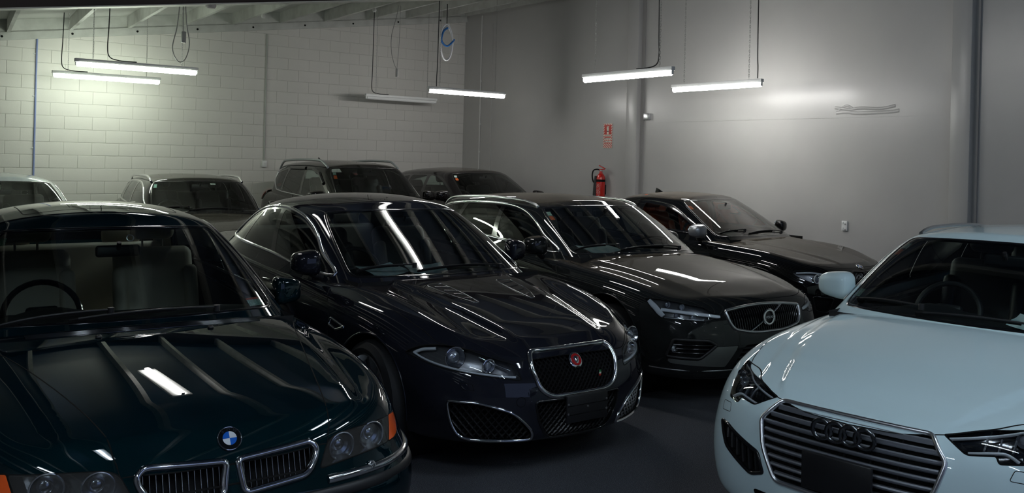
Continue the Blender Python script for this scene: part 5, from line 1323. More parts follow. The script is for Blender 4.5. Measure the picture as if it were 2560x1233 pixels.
def build_audi():
    c = std_car('white_estate', 'white estate with wide slatted grille and four linked rings, parked across the aisle', audi)
    g = rpoly([(-.322, .737, .02), (.322, .737, .02), (.394, .655, .02), (.365, .545, .03), (.292, .415, .03), (-.292, .415, .03), (-.365, .545, .03), (-.394, .655, .02)], 4)
    obs, _ = c.recess('grille', 0, g, MATTE, .05, (1,), thr=-.4, cons=lambda V, S: V[:, 0] > -.4); go = obs[1]; c.strip('grille_frame', 0, g, SATIN, .020, .012, True, sides=(1,), parent=go)
    slat = mat('slat_metal', (.42, .44, .47), .38, .8)
    bars(c, 'grille_slat', go, g, [((-.45, z), (.45, z)) for z in (.444, .478, .512, .546, .580, .614, .648, .682, .714)], slat, .020, .014, lift=-.010, prof=[(-.010, -.012), (-.008, .004), (-.002, .008), (.003, .004), (.010, -.012)])
    bars(c, 'grille_post', go, g, [((y, .40), (y, .75)) for y in (-.22, -.11, 0, .11, .22)], MATTE, .008, .008, lift=-.034)
    M0 = frame_at(c, 0, (0, .680), fwd=(1, 0, .05)); o = None
    for k in range(4):
        y = (k - 1.5) * .061; P, N = c.pj(0, [(y, .680)]); b = MB(); b.torus((0, 0, 0), .040, .0095, None, 36, 10)
        x = P[0][0] + c.s0 + .022; b.v = [(x + v[2] * .8, y + v[0], .680 + v[1]) for v in b.v]; o2 = b.build('ring_badge', DARKCHROME, c.root)
    plate_holder(c, (0, .515), .30, .155, mat('plate_black', (.008, .008, .009), .4), screws=False, lift=.018)
    for y, z in ((-.10, .56), (.10, .56)):
        M = frame_at(c, 0, (y, z)); M.translation.x += .03
        b = MB(); b.lathe([(0, .003), (.006, .002), (.007, -.004)], 12, M); b.build('plate_screw', SATIN, c.root)
    hp = rpoly([(.388, .742, .006), (.53, .770, .03), (.70, .792, .03), (.86, .798, .02), (.80, .765, .03), (.70, .722, .02), (.655, .682, .01), (.568, .678, .008), (.560, .702, .008), (.458, .693, .015)], 4)
    obs = lamp(c, 25, hp, .06, GLOSSBLACK)
    pline(c, 'light_strip', 25, bez([(.405, .736), (.55, .758), (.70, .778), (.82, .787)], 5), WHITEPL, obs, .008, .005, -.006)
    pline(c, 'light_strip', 25, bez([(.465, .702), (.55, .712), (.60, .712), (.64, .690)], 5), WHITEPL, obs, .010, .006, -.008)
    for a in (.52, .57, .62): pline(c, 'light_blade', 25, [(a, .718), (a + .02, .755)], SATIN, obs, .008, .006, -.012)
    for ab in ((.66, .748), (.735, .755)): ball_at(c, 25, ab, .018, BULB, obs, -.03, fwd=(1, .15, 0), depth=.6, bowl=(.028, .008, REFLECTOR))
    fg = rpoly([(.66, .572, .01), (.585, .480, .02), (.405, .405, .02), (.335, .430, .01), (.368, .508, .02), (.60, .572, .02)], 4)
    obs, _ = c.recess('fog_intake', 25, fg, MATTE, .06); c.strip('intake_rim', 25, fg, GLOSSBLACK, .018, .008, True, parent=obs)
    bars(c, 'intake_slat', obs, fg, [((a, .38), (a + .04, .60)) for a in (.38, .42, .46, .50, .54, .58)], BLACK, .012, .010, 25, -.02, (1, -1))
    lo = rpoly([(-.42, .345, .03), (.42, .345, .03), (.36, .245, .03), (-.36, .245, .03)]); o2, _ = c.recess('lower_intake', 0, lo, MATTE, .05, (1,)); bars(c, 'intake_bar', o2[1], lo, [((-.45, z), (.45, z)) for z in (.28, .315)], GLOSSBLACK, .014, .010)
    P, N = c.pj(25, dens(rpoly([(.62, .662, .01), (.70, .655, .01), (.69, .615, .01), (.60, .625, .01)]), .02)); c.seam(P, N, True, .003)
    for s in (2.34, 3.28): pline(c, 'door_handle', 90, bez([(s, .85), (s + .09, .86), (s + .19, .858)], 6), c.paint, None, .024, .026, .004)
    add_mirrors(c, 1.84, .90, 1.05, (.105, .115, .080), stalk=(-.02, -.02), shape=(.6, .65))
    add_wipers(c, [((1.46, .45), (1.425, -.22)), ((1.48, -.25), (1.55, -.62))])
    roof_rails(c, 2.38, 4.12, [(2.2, .60), (2.8, .63), (3.6, .61), (4.2, .56)], SATIN, .026, .026, .22, .012)
    std_stickers(c, [(-2.2, -1.95, 2.75, 3.0, 'mint', (.34, .50, .46)), (-2.22, -2.0, 2.5, 2.7, 'orange', (.62, .12, .02)), (-2.2, -2.0, 1.2, 1.42, 'mintdisc', (.36, .55, .50))])
    close_car(c); return c

def build_coupe():
    c = std_car('black_coupe', 'black two-door coupe with dusty bonnet and silver mirror caps beside the plain wall', coupe)
    for sg in (1,):
        kd = rpoly([(.022, .675, .02), (.215, .690, .025), (.225, .64, .02), (.19, .565, .03), (.045, .55, .02)], 5); obs, _ = c.recess('grille', 0, kd, MATTE, .05); c.strip('grille_frame', 0, kd, GLOSSBLACK, .018, .012, True, parent=obs)
        bars(c, 'grille_bar', obs, kd, [((y, .53), (y, .70)) for y in np.arange(.05, .21, .024)], GLOSSBLACK, .008, .008, sides=(1, -1))
    hp = bezc([(.867, .672), (.81, .696), (.70, .694), (.617, .684), (.48, .655), (.37, .628), (.325, .588), (.38, .555), (.48, .545), (.581, .548), (.733, .588), (.837, .637)], 4)
    obs = lamp(c, 25, hp, .06, LAMPGREY)
    pline(c, 'lamp_trim', 25, bez([(.84, .672), (.70, .684), (.55, .662), (.40, .622)], 5), WHITEPL, obs, .016, .006, -.006)
    for ab in ((.66, .622), (.50, .598)):
        ball_at(c, 25, ab, .030, BULB, obs, -.03, fwd=(1, .1, 0), depth=.6, bowl=(.042, .01, REFLECTOR)); ring_at(c, 25, ab, .044, .005, WHITEPL, obs, -.010, fwd=(1, .15, 0))
    lo = rpoly([(-.42, .42, .04), (.42, .42, .04), (.36, .25, .05), (-.36, .25, .05)]); o2, _ = c.recess('lower_intake', 0, lo, MATTE, .05, (1,)); mesh_lines(c, o2[1], lo, .04, .04, .005)
    fg = rpoly([(.50, .43, .03), (.72, .45, .04), (.68, .30, .03), (.55, .28, .03)]); obs, _ = c.recess('fog_intake', 25, fg, MATTE, .05); c.strip('intake_rim', 25, fg, GLOSSBLACK, .014, .006, True, parent=obs)
    plate_holder(c, (0, .47), .36, .11)
    roundel(c, frame_at(c, 'T', (.115, 0), up=(-1, 0, .2)), .041)
    pline(c, 'door_handle', 90, bez([(2.42, .845), (2.51, .855), (2.61, .852)], 6), c.paint, None, .024, .026, .004)
    add_mirrors(c, 1.60, .885, 1.015, (.10, .09, .075), m=mat('silver_cap', (.42, .44, .47), .3, .8, .6), stalk=(-.02, -.02), shape=(.6, .65), sides=(-1,)); add_mirrors(c, 1.72, .84, 1.02, (.09, .08, .07), stalk=(-.02, -.01), shape=(.6, .65), sides=(1,))  # left cap is silver too; its shade is put into the black colour
    add_wipers(c, [((1.40, .42), (1.36, -.22)), ((1.42, -.25), (1.49, -.58))]); roof_fin(c, 2.98)
    std_stickers(c, [(-2.2, -2.0, 2.55, 2.8, 'orange', (.62, .12, .02))])
    close_car(c); return c

# ------------------------------------------------------------------ the back row
def generic_front(c, z0=.0, k=1.0, gm=CHROME):
    """simple but complete nose for cars whose front is mostly hidden"""
    Z = lambda z: z + z0
    g = rpoly([(-.36, Z(.70), .03), (.36, Z(.70), .03), (.33, Z(.56), .04), (-.33, Z(.56), .04)]); obs, _ = c.recess('grille', 0, g, MATTE, .05, (1,)); c.strip('grille_frame', 0, g, gm, .02, .012, True, sides=(1,), parent=obs[1])
    bars(c, 'grille_bar', obs[1], g, [((-.4, Z(z)), (.4, Z(z))) for z in (.595, .63, .665)], SATIN, .014, .010)
    hp = bezc([(.44, Z(.70)), (.62, Z(.735)), (.80, Z(.75)), (.90, Z(.745)), (.82, Z(.68)), (.66, Z(.64)), (.48, Z(.635))], 5); obs = lamp(c, 25, hp, .06, LAMPGREY)
    for ab in ((.56, Z(.685)), (.70, Z(.70))): ball_at(c, 25, ab, .026, BULB, obs, -.03, fwd=(1, .1, 0), depth=.6, bowl=(.038, .01, REFLECTOR))
    lo = rpoly([(-.45, Z(.40), .04), (.45, Z(.40), .04), (.40, Z(.28), .04), (-.40, Z(.28), .04)]); o2, _ = c.recess('lower_intake', 0, lo, MATTE, .05, (1,)); bars(c, 'intake_bar', o2[1], lo, [((-.5, Z(z)), (.5, Z(z))) for z in (.32, .355)], BLACK, .014, .010)
    plate_holder(c, (0, Z(.47)), .36, .11, screws=False)

def lifted(rows, dz, scale=1.0):
    return [(i, [z * scale + dz for z in zz]) for i, zz in rows]

import copy
# dark estate beside the block wall
EST_PAINT = paint('charcoal_metallic', (.008, .008, .008), 0, .5, dust=.30, dustcol=(.13, .12, .10))
estate = copy.deepcopy({k: v for k, v in volvo.items() if k not in ('paint', 'disp', 'windows', 'dlotrim', 'seat')}); estate.update(pose=(3.80, 10.45, -95.5), paint=EST_PAINT, seat=LEATHER_BLK, disp=None, dlotrim=(CHROME, .022, .010),
    gh=dict(base=[(1.42, 0, .99), (1.46, .38, .99), (1.56, .66, .985), (1.74, .78, .975), (2.3, .815, .985), (2.9, .82, .995), (3.6, .81, 1.01), (4.15, .76, 1.03), (4.52, .52, 1.04), (4.58, 0, 1.05)],
            top=[(2.10, 0, 1.395), (2.12, .36, 1.39), (2.18, .57, 1.375), (2.30, .645, 1.365), (2.75, .655, 1.385), (3.3, .645, 1.38), (3.85, .62, 1.355), (4.12, .57, 1.325), (4.25, .34, 1.33), (4.27, 0, 1.34)],
            roof=[(2.2, 1.415), (2.6, 1.45), (3.0, 1.455), (3.5, 1.44), (4.2, 1.37)], bulge=.03),
    windows=[rpoly([(1.80, 1.012, .02), (2.2, 1.225, .1), (2.45, 1.30, .1), (2.72, 1.325, .02), (2.66, 1.042, .02)]), (rpoly([(2.74, 1.046, .02), (2.80, 1.325, .02), (3.45, 1.315, .02), (3.50, 1.072, .02)]), GLASS2), (rpoly([(3.58, 1.076, .02), (3.54, 1.31, .02), (3.85, 1.275, .08), (4.14, 1.19, .03), (4.03, 1.105, .03)]), PRIVACY)])
def build_estate():
    c = std_car('charcoal_estate', 'charcoal estate with bright roof rails in the back row, nearest the bluish conduit', estate, (9, 6)); generic_front(c)
    roof_rails(c, 2.20, 4.15, [(2.1, .60), (2.8, .625), (3.6, .61), (4.2, .56)], CHROME, .036, .03, .22, .03)
    add_mirrors(c, 1.72, .95, 1.03, (.10, .11, .078), stalk=(-.02, -.03)); add_wipers(c, [((1.50, .45), (1.46, -.22)), ((1.52, -.25), (1.60, -.62))])
    std_stickers(c, [(-2.2, -1.95, 2.6, 2.95, 'mint', (.34, .50, .46)), (.35, .55, 2.85, 3.0, 'white', (.6, .62, .6))]); close_car(c)

# tall dark crossover with raised silver rails
SUV_PAINT = paint('black_brown_metallic', (.010, .009, .0085), 0, .5, dust=.32, dustcol=(.13, .115, .095))
suv = car_spec(pose=(6.466, 10.40, -91.0), L=4.64, paint=SUV_PAINT,
    plan=[(0, 0), (.008, .30), (.045, .52), (.13, .68), (.28, .80), (.52, .875), (.92, .905), (1.4, .91), (2.0, .91), (2.7, .91), (3.2, .915), (3.63, .91), (4.15, .87), (4.48, .78), (4.61, .5), (4.64, 0)],
    rows=[([.42, .36, .22, .16, .2, .3, .35], [.32, .32, .32, .30, .32, .34, .36]), ([.05, .06, .05, .06, .05, .06, .07], [.25, .25, .26, .26, .29, .32, .35]), ([.015, .015, .01, .02, 0, .02, .03], [.38, .39, .41, .42, .45, .48, .5]),
          ([-.01, 0, 0, 0, 0, 0, 0], [.58, .58, .62, .66, .68, .68, .66]), ([.02, .02, .015, .008, .01, .02, .02], [.75, .76, .82, .86, .88, .88, .86]), ([.05, .06, .05, .04, .03, .05, .04], [.90, .91, .99, 1.03, 1.06, 1.08, 1.08]), ([.14, .16, .15, .11, .10, .12, .09], [.965, .98, 1.05, 1.10, 1.13, 1.15, 1.15])],
    spine=(.85, 4.2), zc=[(.14, .96), (.3, 1.0), (.85, 1.08), (1.3, 1.12), (1.6, 1.14), (2, 1.15), (3.8, 1.18), (4.6, 1.18)],
    gh=dict(base=[(1.28, 0, 1.13), (1.32, .38, 1.13), (1.42, .66, 1.125), (1.62, .785, 1.115), (2.2, .81, 1.115), (2.8, .815, 1.125), (3.5, .80, 1.16), (4.02, .76, 1.18), (4.36, .52, 1.18), (4.42, 0, 1.19)],
            top=[(1.98, 0, 1.615), (2.0, .36, 1.61), (2.06, .56, 1.60), (2.18, .63, 1.595), (2.65, .65, 1.615), (3.2, .645, 1.61), (3.8, .63, 1.585), (4.05, .58, 1.56), (4.18, .34, 1.57), (4.20, 0, 1.58)],
            roof=[(2.0, 1.635), (2.4, 1.675), (2.9, 1.69), (3.5, 1.68), (4.2, 1.61)], bulge=.03),
    ws=(2.3, .9, 3.4, .3), rw=(7.2, 1.1, 3.7),
    dlo=rpoly([(1.60, 1.13, .03), (2.16, 1.49, .12), (2.45, 1.555, .15), (3.55, 1.545, .1), (3.95, 1.46, .1), (3.98, 1.36, .06), (3.68, 1.20, .08)], 5),
    windows=[rpoly([(1.70, 1.15, .02), (2.18, 1.46, .1), (2.46, 1.53, .05), (2.66, 1.535, .02), (2.60, 1.155, .02)]), (rpoly([(2.68, 1.157, .02), (2.74, 1.537, .02), (3.36, 1.53, .02), (3.42, 1.185, .02)]), PRIVACY), (rpoly([(3.47, 1.195, .02), (3.42, 1.53, .02), (3.88, 1.445, .05), (3.93, 1.36, .05), (3.67, 1.222, .04)]), PRIVACY)],
    dlotrim=(SATIN, .018, .009, [(1.64, 1.12), (2.6, 1.135), (3.40, 1.165), (3.68, 1.19), (3.99, 1.35), (3.97, 1.46), (3.6, 1.56)]),
    hood=bez([(.12, 0), (.13, .25), (.155, .43), (.22, .56), (.36, .66), (.6, .72), (1.0, .76), (1.30, .76), (1.44, .70), (1.38, .5), (1.31, .25), (1.29, 0)], 5),
    doors=[rpoly([(1.40, .40, .06), (1.38, .80, .05), (1.56, 1.08, .02), (2.66, 1.12, .02), (2.60, .70, .05), (2.58, .40, .05)]), rpoly([(2.61, .40, .05), (2.63, .70, .05), (2.69, 1.12, .02), (3.52, 1.15, .05), (3.42, .85, .1), (3.30, .60, .1), (3.18, .40, .05)])],
    sf=.93, sr=3.635, R=.36, rim=.235, track=.78, arch=.41, wstyle=(5, .07, .05), cowl=1.36, zb=1.12, cabw=.70, cabend=4.2, rear_s=3.45, seat_z=.50, imirror=(1.90, 1.50), seat=LEATHER_BLK, hoodz=.7)
def build_suv():
    c = std_car('dark_crossover', 'tall dark brown-black crossover with raised silver roof rails and red tail lamp', suv, (9, 6)); generic_front(c, .18)
    roof_rails(c, 2.10, 4.05, [(2.0, .585), (2.8, .61), (3.6, .60), (4.2, .56)], mat('silver_rail', (.42, .45, .47), .35, .6), .04, .035, .26, .062); roof_fin(c, 3.75, h=.075)
    add_mirrors(c, 1.72, .95, 1.17, (.10, .12, .075), stalk=(-.02, -.04)); add_wipers(c, [((1.38, .45), (1.34, -.22)), ((1.40, -.25), (1.48, -.62))])
    c.panel('tail_lamp', 90, rpoly([(4.06, 1.20, .03), (4.30, 1.17, .02), (4.46, 1.10, .02), (4.44, .98, .03), (4.26, 1.0, .04)]), RED, thr=-.05, lift=.02); 
    c.strip('wind_deflector', 90, [(1.95, 1.34), (2.20, 1.49), (2.46, 1.548), (2.66, 1.552)], GLOSSBLACK, .05, .02, False, 'g', lift=.006); c.strip('wind_deflector', 90, [(2.74, 1.552), (3.38, 1.546)], GLOSSBLACK, .05, .02, False, 'g', lift=.006)
    for s in (2.36, 3.20): pline(c, 'door_handle', 90, bez([(s, .98), (s + .09, .99), (s + .19, .988)], 6), SATIN, None, .026, .028, .004)
    std_stickers(c, [(-2.15, -1.9, 2.6, 2.8, 'mint', (.34, .50, .46)), (-2.15, -1.9, 2.3, 2.55, 'orange', (.62, .12, .02))]); close_car(c)

# short crossover by the corner
CUV_PAINT = paint('aubergine_black', (.008, .0068, .0072), 0, .5, dust=.30, dustcol=(.12, .105, .09))
cuv = car_spec(pose=(8.80, 10.75, -91.5), L=4.37, paint=CUV_PAINT,
    plan=[(0, 0), (.008, .30), (.045, .52), (.13, .69), (.28, .82), (.50, .90), (.85, .93), (1.35, .935), (1.9, .93), (2.5, .93), (3.05, .935), (3.51, .93), (3.95, .89), (4.22, .80), (4.34, .5), (4.37, 0)],
    rows=[([.42, .36, .22, .16, .2, .3, .35], [.32, .32, .32, .30, .32, .34, .36]), ([.05, .06, .05, .06, .05, .06, .07], [.25, .25, .26, .26, .29, .32, .35]), ([.015, .015, .01, .02, 0, .02, .03], [.38, .39, .41, .42, .45, .48, .5]),
          ([-.01, 0, 0, 0, 0, 0, 0], [.58, .58, .62, .66, .68, .68, .66]), ([.02, .02, .015, .008, .01, .02, .02], [.75, .76, .82, .86, .88, .88, .86]), ([.05, .06, .05, .04, .03, .05, .04], [.90, .91, .99, 1.02, 1.06, 1.10, 1.10]), ([.14, .16, .15, .11, .10, .12, .09], [.965, .98, 1.04, 1.09, 1.13, 1.17, 1.17])],
    spine=(.85, 4.0), zc=[(.14, .96), (.3, 1.0), (.85, 1.07), (1.3, 1.11), (1.6, 1.13), (2, 1.14), (3.6, 1.20), (4.3, 1.2)],
    gh=dict(base=[(1.18, 0, 1.12), (1.22, .38, 1.12), (1.32, .66, 1.115), (1.50, .79, 1.105), (2.0, .82, 1.105), (2.6, .825, 1.13), (3.2, .81, 1.17), (3.75, .77, 1.21), (4.12, .52, 1.22), (4.18, 0, 1.22)],
            top=[(1.95, 0, 1.545), (1.97, .34, 1.54), (2.03, .53, 1.53), (2.15, .60, 1.525), (2.6, .625, 1.54), (3.1, .615, 1.53), (3.6, .595, 1.505), (3.86, .55, 1.48), (4.0, .34, 1.485), (4.02, 0, 1.49)],
            roof=[(2.0, 1.565), (2.4, 1.605), (2.8, 1.61), (3.4, 1.585), (4.0, 1.52)], bulge=.03),
    ws=(2.3, .9, 3.4, .3), rw=(7.2, 1.1, 3.7),
    dlo=rpoly([(1.50, 1.12, .03), (2.10, 1.43, .12), (2.4, 1.485, .15), (3.45, 1.465, .1), (3.80, 1.39, .06), (3.74, 1.235, .05)], 5),
    windows=[rpoly([(1.60, 1.14, .02), (2.12, 1.40, .1), (2.42, 1.46, .05), (2.52, 1.462, .02), (2.50, 1.155, .02)]), rpoly([(2.60, 1.165, .02), (2.61, 1.462, .02), (3.16, 1.452, .02), (3.22, 1.205, .02)]), (rpoly([(3.28, 1.21, .02), (3.23, 1.45, .02), (3.72, 1.375, .04), (3.69, 1.25, .03)]), PRIVACY)],
    hood=bez([(.12, 0), (.13, .25), (.155, .43), (.22, .56), (.36, .68), (.6, .74), (1.0, .78), (1.22, .77), (1.34, .70), (1.28, .5), (1.21, .25), (1.19, 0)], 5),
    doors=[rpoly([(1.30, .40, .06), (1.28, .80, .05), (1.46, 1.07, .02), (2.52, 1.12, .02), (2.48, .70, .05), (2.46, .40, .05)]), rpoly([(2.49, .40, .05), (2.51, .70, .05), (2.55, 1.12, .02), (3.36, 1.17, .05), (3.26, .85, .1), (3.14, .60, .1), (3.04, .40, .05)])],
    sf=.86, sr=3.52, R=.37, rim=.25, track=.80, arch=.42, wstyle=(5, .07, .05), cowl=1.26, zb=1.11, cabw=.70, cabend=4.0, rear_s=3.2, seat_s=2.3, seat_z=.38, imirror=(1.82, 1.43), seat=LEATHER_BLK, hoodz=.7)
def build_cuv():
    c = std_car('short_crossover', 'short near-black crossover with sloping roof parked in the corner of the walls', cuv, (9, 6)); generic_front(c, .18)
    add_mirrors(c, 1.62, .98, 1.15, (.11, .12, .085), stalk=(-.02, -.04)); add_wipers(c, [((1.28, .45), (1.24, -.22)), ((1.30, -.25), (1.38, -.62))])
    std_stickers(c, [(-2.15, -1.9, 2.75, 3.0, 'white', (.6, .62, .6)), (-2.15, -1.9, 2.45, 2.65, 'orange', (.62, .12, .02))]); close_car(c)

# pale silver-white saloon at the left edge
SAL_PAINT = paint('pale_silver_white', (.50, .55, .57), .15, .35, dust=.15, dustcol=(.3, .3, .28))
saloon = copy.deepcopy({k: v for k, v in bmw.items() if k not in ('paint', 'disp', 'windows', 'dlotrim', 'seat', 'liner', 'dash')}); saloon.update(pose=(1.62, 10.4, -89.5), L=4.75, paint=SAL_PAINT, disp=None, seat=LEATHER_BLK, dlotrim=(CHROME, .02, .009),
    plan=[(0, 0), (.01, .30), (.05, .52), (.13, .69), (.28, .81), (.50, .88), (.85, .91), (1.4, .915), (2.0, .91), (2.7, .91), (3.3, .915), (3.75, .91), (4.2, .87), (4.55, .77), (4.72, .5), (4.75, 0)],
    spine=(.8, 4.35), gh=dict(base=[(1.40, 0, .955), (1.44, .38, .955), (1.54, .66, .95), (1.72, .775, .94), (2.3, .805, .945), (2.9, .81, .955), (3.4, .80, .975), (3.85, .73, 1.0), (4.16, .48, 1.02), (4.22, 0, 1.03)],
        top=[(2.18, 0, 1.38), (2.20, .34, 1.375), (2.26, .54, 1.36), (2.38, .61, 1.35), (2.7, .63, 1.365), (3.1, .625, 1.36), (3.36, .60, 1.335), (3.52, .53, 1.315), (3.62, .32, 1.32), (3.64, 0, 1.33)], roof=[(2.2, 1.40), (2.5, 1.445), (2.8, 1.455), (3.2, 1.44), (3.6, 1.38)], bulge=.03),
    windows=[rpoly([(1.80, .985, .02), (2.34, 1.275, .1), (2.72, 1.312, .02), (2.70, .99, .02)]), rpoly([(2.80, .99, .02), (2.81, 1.312, .02), (3.2, 1.302, .1), (3.34, 1.27, .05), (3.40, 1.0, .02)])], ws=(2.3, .95, 3.3, .3))
def build_saloon():
    c = std_car('pale_saloon', 'pale silver-white saloon at the left edge of the back row', saloon, (9, 6)); generic_front(c)
    add_mirrors(c, 1.72, .93, 1.0, (.10, .11, .075), stalk=(-.02, -.03)); add_wipers(c, [((1.47, .42), (1.44, -.28)), ((1.49, -.2), (1.53, -.62))]); roof_fin(c, 3.3, c.paint, .045); close_car(c)

# ------------------------------------------------------------------ lamps and fittings
M_TUBE = mat('lit_tube', (.9, .95, .95), .4, emit=((1.0, .985, .955), TUBE_STRENGTH)); M_TUBE_G = mat('lit_tube_greenish', (.9, .95, .9), .4, emit=((.90, 1.0, .84), TUBE_STRENGTH)); M_TUBE_FILL = mat('fill_tube_cool', (.9, .93, 1), .4, emit=((.74, .87, 1.0), TUBE_STRENGTH)); M_TUBE_OFF = mat('unlit_tube', (.78, .79, .78), .25)
M_BATTEN = mat('white_enamel', (.72, .73, .72), .4); M_CABLE = mat('black_cable', (.008, .008, .009), .5); M_CHAIN = mat('zinc_chain', (.45, .45, .44), .35, .9); M_CORDGREY = mat('grey_cord', (.28, .28, .27), .5)

def chain_mesh(a, b, mbx, r=.0022, link_l=.042):
    a, b = Vector(a), Vector(b); d = b - a; n = max(1, int(d.length / (link_l * .72))); d.normalize(); s = d.orthogonal().normalized(); t = d.cross(s)
    for i in range(n):
        c0 = a + d * (i + .5) * ((b - a).length / n); e = s if i % 2 else t; pts = []
        for k in range(8):
            q = 2 * math.pi * k / 8; pts.append(c0 + d * (math.cos(q) * link_l * .5) + e * (math.sin(q) * .008))
        mbx.tube(pts, r, 4, True)

def batten(name, c0, along, label, lit=True, L=1.5, chains=(.5, -.5), cable=None, ztop=None, drop=True, tubem=None):
    """hanging fluorescent batten: body, tube, lampholders, chains, flex"""
    x, y, z = c0; root = empty(name, (x, y, z), 0 if along == 'X' else math.pi / 2, label, 'lamp', 'fluorescent battens'); h = L / 2
    m = MB(); m.bevbox((0, 0, .044), (L, .060, .044), .006) if drop else m.bevbox((0, 0, .05), (L, .20, .045), .008); m.build('batten_body', M_BATTEN, root)  # unseen overhead battens: body widened to keep tube light off the ceiling
    m = MB(); m.cyl((-h + .03, 0, -.004), (h - .03, 0, -.008), .030, 16); m.build('fluorescent_tube', (tubem or M_TUBE) if lit else M_TUBE_OFF, root)
    for s in (-1, 1):
        m = MB(); m.bevbox((s * (h - .018), 0, .004), (.022, .034, .052), .006); m.build('lampholder', M_BATTEN, root)
    up = {'X': lambda q: (x + q, y), 'Y': lambda q: (x, y + q)}[along]
    for q in chains if drop else ():
        px, py = up(q * L * .72 if along == 'X' else q * L * .72); zt = purlin_z(px, py) - z + .17
        m = MB(); chain_mesh((q * L * .72, 0, .068), (q * L * .72, 0, zt), m); m.build('chain', M_CHAIN, root)['kind'] = 'stuff'
    if cable is not None:
        q, dx = cable; px, py = up(q * L); zt = purlin_z(px, py) - z + .18
        pts = bez([(q * L - .35 * dx, 0, .074), (q * L - .15 * dx, .0, .076), (q * L - .03 * dx, 0, .11), (q * L, 0, .22), (q * L + .01, 0, .5), (q * L + .02, .0, zt)], 8); m = MB(); m.tube(pts, .007, 6); m.build('flex', M_CABLE, root)
    return root

batten('fluorescent_light', (3.05, 12.08, 2.82), 'X', 'lit fluorescent batten, upper of the left pair, cable looping at its middle', tubem=M_TUBE_G, cable=(-.25, -1))
batten('fluorescent_light', (3.17, 14.24, 2.82), 'X', 'lit fluorescent batten, lower of the left pair, close to the block wall', tubem=M_TUBE_G, cable=(-.42, -1))
batten('fluorescent_light', (8.30, 14.52, 2.82), 'X', 'unlit fluorescent batten hanging near the corner, casting a shadow on blocks', lit=False, cable=(-.42, -1))
batten('fluorescent_light', (8.14, 12.11, 2.82), 'X', 'lit fluorescent batten beneath the blue cable coil', cable=(-.40, 0))
batten('fluorescent_light', (7.37, 7.66, 2.78), 'Y', 'lit fluorescent batten hung level with the fire sign, white chain at one end', cable=(-.35, -1))
batten('fluorescent_light', (9.12, 7.81, 2.78), 'Y', 'lit fluorescent batten nearest the plain grey wall', cable=(-.45, 0))
for (x, y, l) in ((2.40, 8.1, 'lit fluorescent batten fixed high above the green saloon'), (4.72, 7.0, 'lit fluorescent batten fixed high above the grey saloon')):
    batten('ceiling_batten', (x, y, purlin_z(x, y) - .075), 'Y', l, drop=False)

for (x, y, al, l) in ((.55, 1.6, 'Y', 'added fluorescent fill batten overhead at the near left'), (3.7, .9, 'Y', 'added fluorescent fill batten overhead in front of the white estate'), (-1.6, 1.0, 'Y', 'added fluorescent fill batten overhead at the far near left'),
                  (5.6, -.4, 'Y', 'added fluorescent fill batten overhead on the near right'), (1.6, -2.2, 'Y', 'added fluorescent fill batten behind the viewer on the left'), (5.2, -2.4, 'Y', 'added fluorescent fill batten behind the viewer on the right')):
    batten('ceiling_batten', (x, y, purlin_z(x, y) - .075), al, l, drop=False, tubem=M_TUBE_FILL)  # unseen battens added as cool fill for the car fronts and floor

# papers on the dashboards
def paper(name, c, s, y, w, d, rz, label, mt=PAPER, curl=.03):
    a = c.root.rotation_euler.z; n = 9; V = []; zb = c.sp['zb']
    for i in range(n):
        for j in range(n):
            u, v = (i / (n - 1) - .5) * d, (j / (n - 1) - .5) * w; V.append((u, v, curl * (abs(v / w) * 2) ** 2 * .6 + .004 * math.sin(7 * u / d)))
    Fs = [(i * n + j, (i + 1) * n + j, (i + 1) * n + j + 1, i * n + j + 1) for i in range(n - 1) for j in range(n - 1)]
    o = mesh_obj(name, V, Fs, mt); M = c.root.matrix_basis @ Matrix.Translation((c.s0 - s, y, zb + .012)) @ Matrix.Rotation(rz, 4, 'Z') @ Matrix.Rotation(.22, 4, 'Y'); o.matrix_world = M
    return tag(o, label, 'paper', 'papers on dashboards')

def conduit(name, pts, r, mt, label, clips=(), wall='Y'):
    m = MB(); m.tube([Vector(p) for p in pts], r, 10); o = m.build(name, mt); tag(o, label, 'conduit')
    for p in clips:
        k = MB(); k.bevbox(p, (.05, .014, .018) if wall == 'Y' else (.014, .05, .018), .004); k.build('clip', M_BATTEN, o)
    return o
yb = WALL_Y - .014
conduit('conduit', [(2.375, yb, led_z(2.375) - .10), (2.372, yb, 3.30), (2.366, yb, .6)], .013, mat('bluish_conduit', (.22, .27, .50), .35), 'thin blue-tinted vertical conduit on the block wall above the pale saloon', [(2.355, WALL_Y - .01, z) for z in (3.19, 2.55, 1.766)])
conduit('conduit', [(5.972, yb, 3.86), (5.97, yb, 1.64)], .016, mat('grey_conduit', (.42, .43, .40), .4), 'grey vertical conduit running down to the light switch')
xr = WALL_X - .014
conduit('conduit', [(xr, 14.637, 4.60), (xr, 14.637, .6)], .013, mat('white_conduit', (.55, .55, .53), .35), 'thin white vertical conduit close to the corner', [(WALL_X - .01, 14.637, z) for z in (4.25, 3.3, 2.45, 1.9)], 'X')
conduit('cable_drop', [(WALL_X - .006, 14.265, 4.4), (WALL_X - .006, 14.265, 1.1)], .006, M_PLASTER, 'painted-over cable running down the grey wall near the corner')
def wall_box(name, c0, d, label, mt=M_BATTEN, cat='switch', parts=()):
    m = MB(); m.bevbox(c0, d, .006); o = m.build(name, mt); tag(o, label, cat)
    for nm, c1, d1, m1 in parts:
        k = MB(); k.bevbox(c1, d1, min(d1) * .3); k.build(nm, m1, o)
    return o
wall_box('light_switch', (5.972, WALL_Y - .022, 1.585), (.085, .045, .115), 'small white light switch at the foot of the grey conduit', parts=[('rocker', (5.972, WALL_Y - .046, 1.595), (.02, .008, .03), M_BATTEN)])
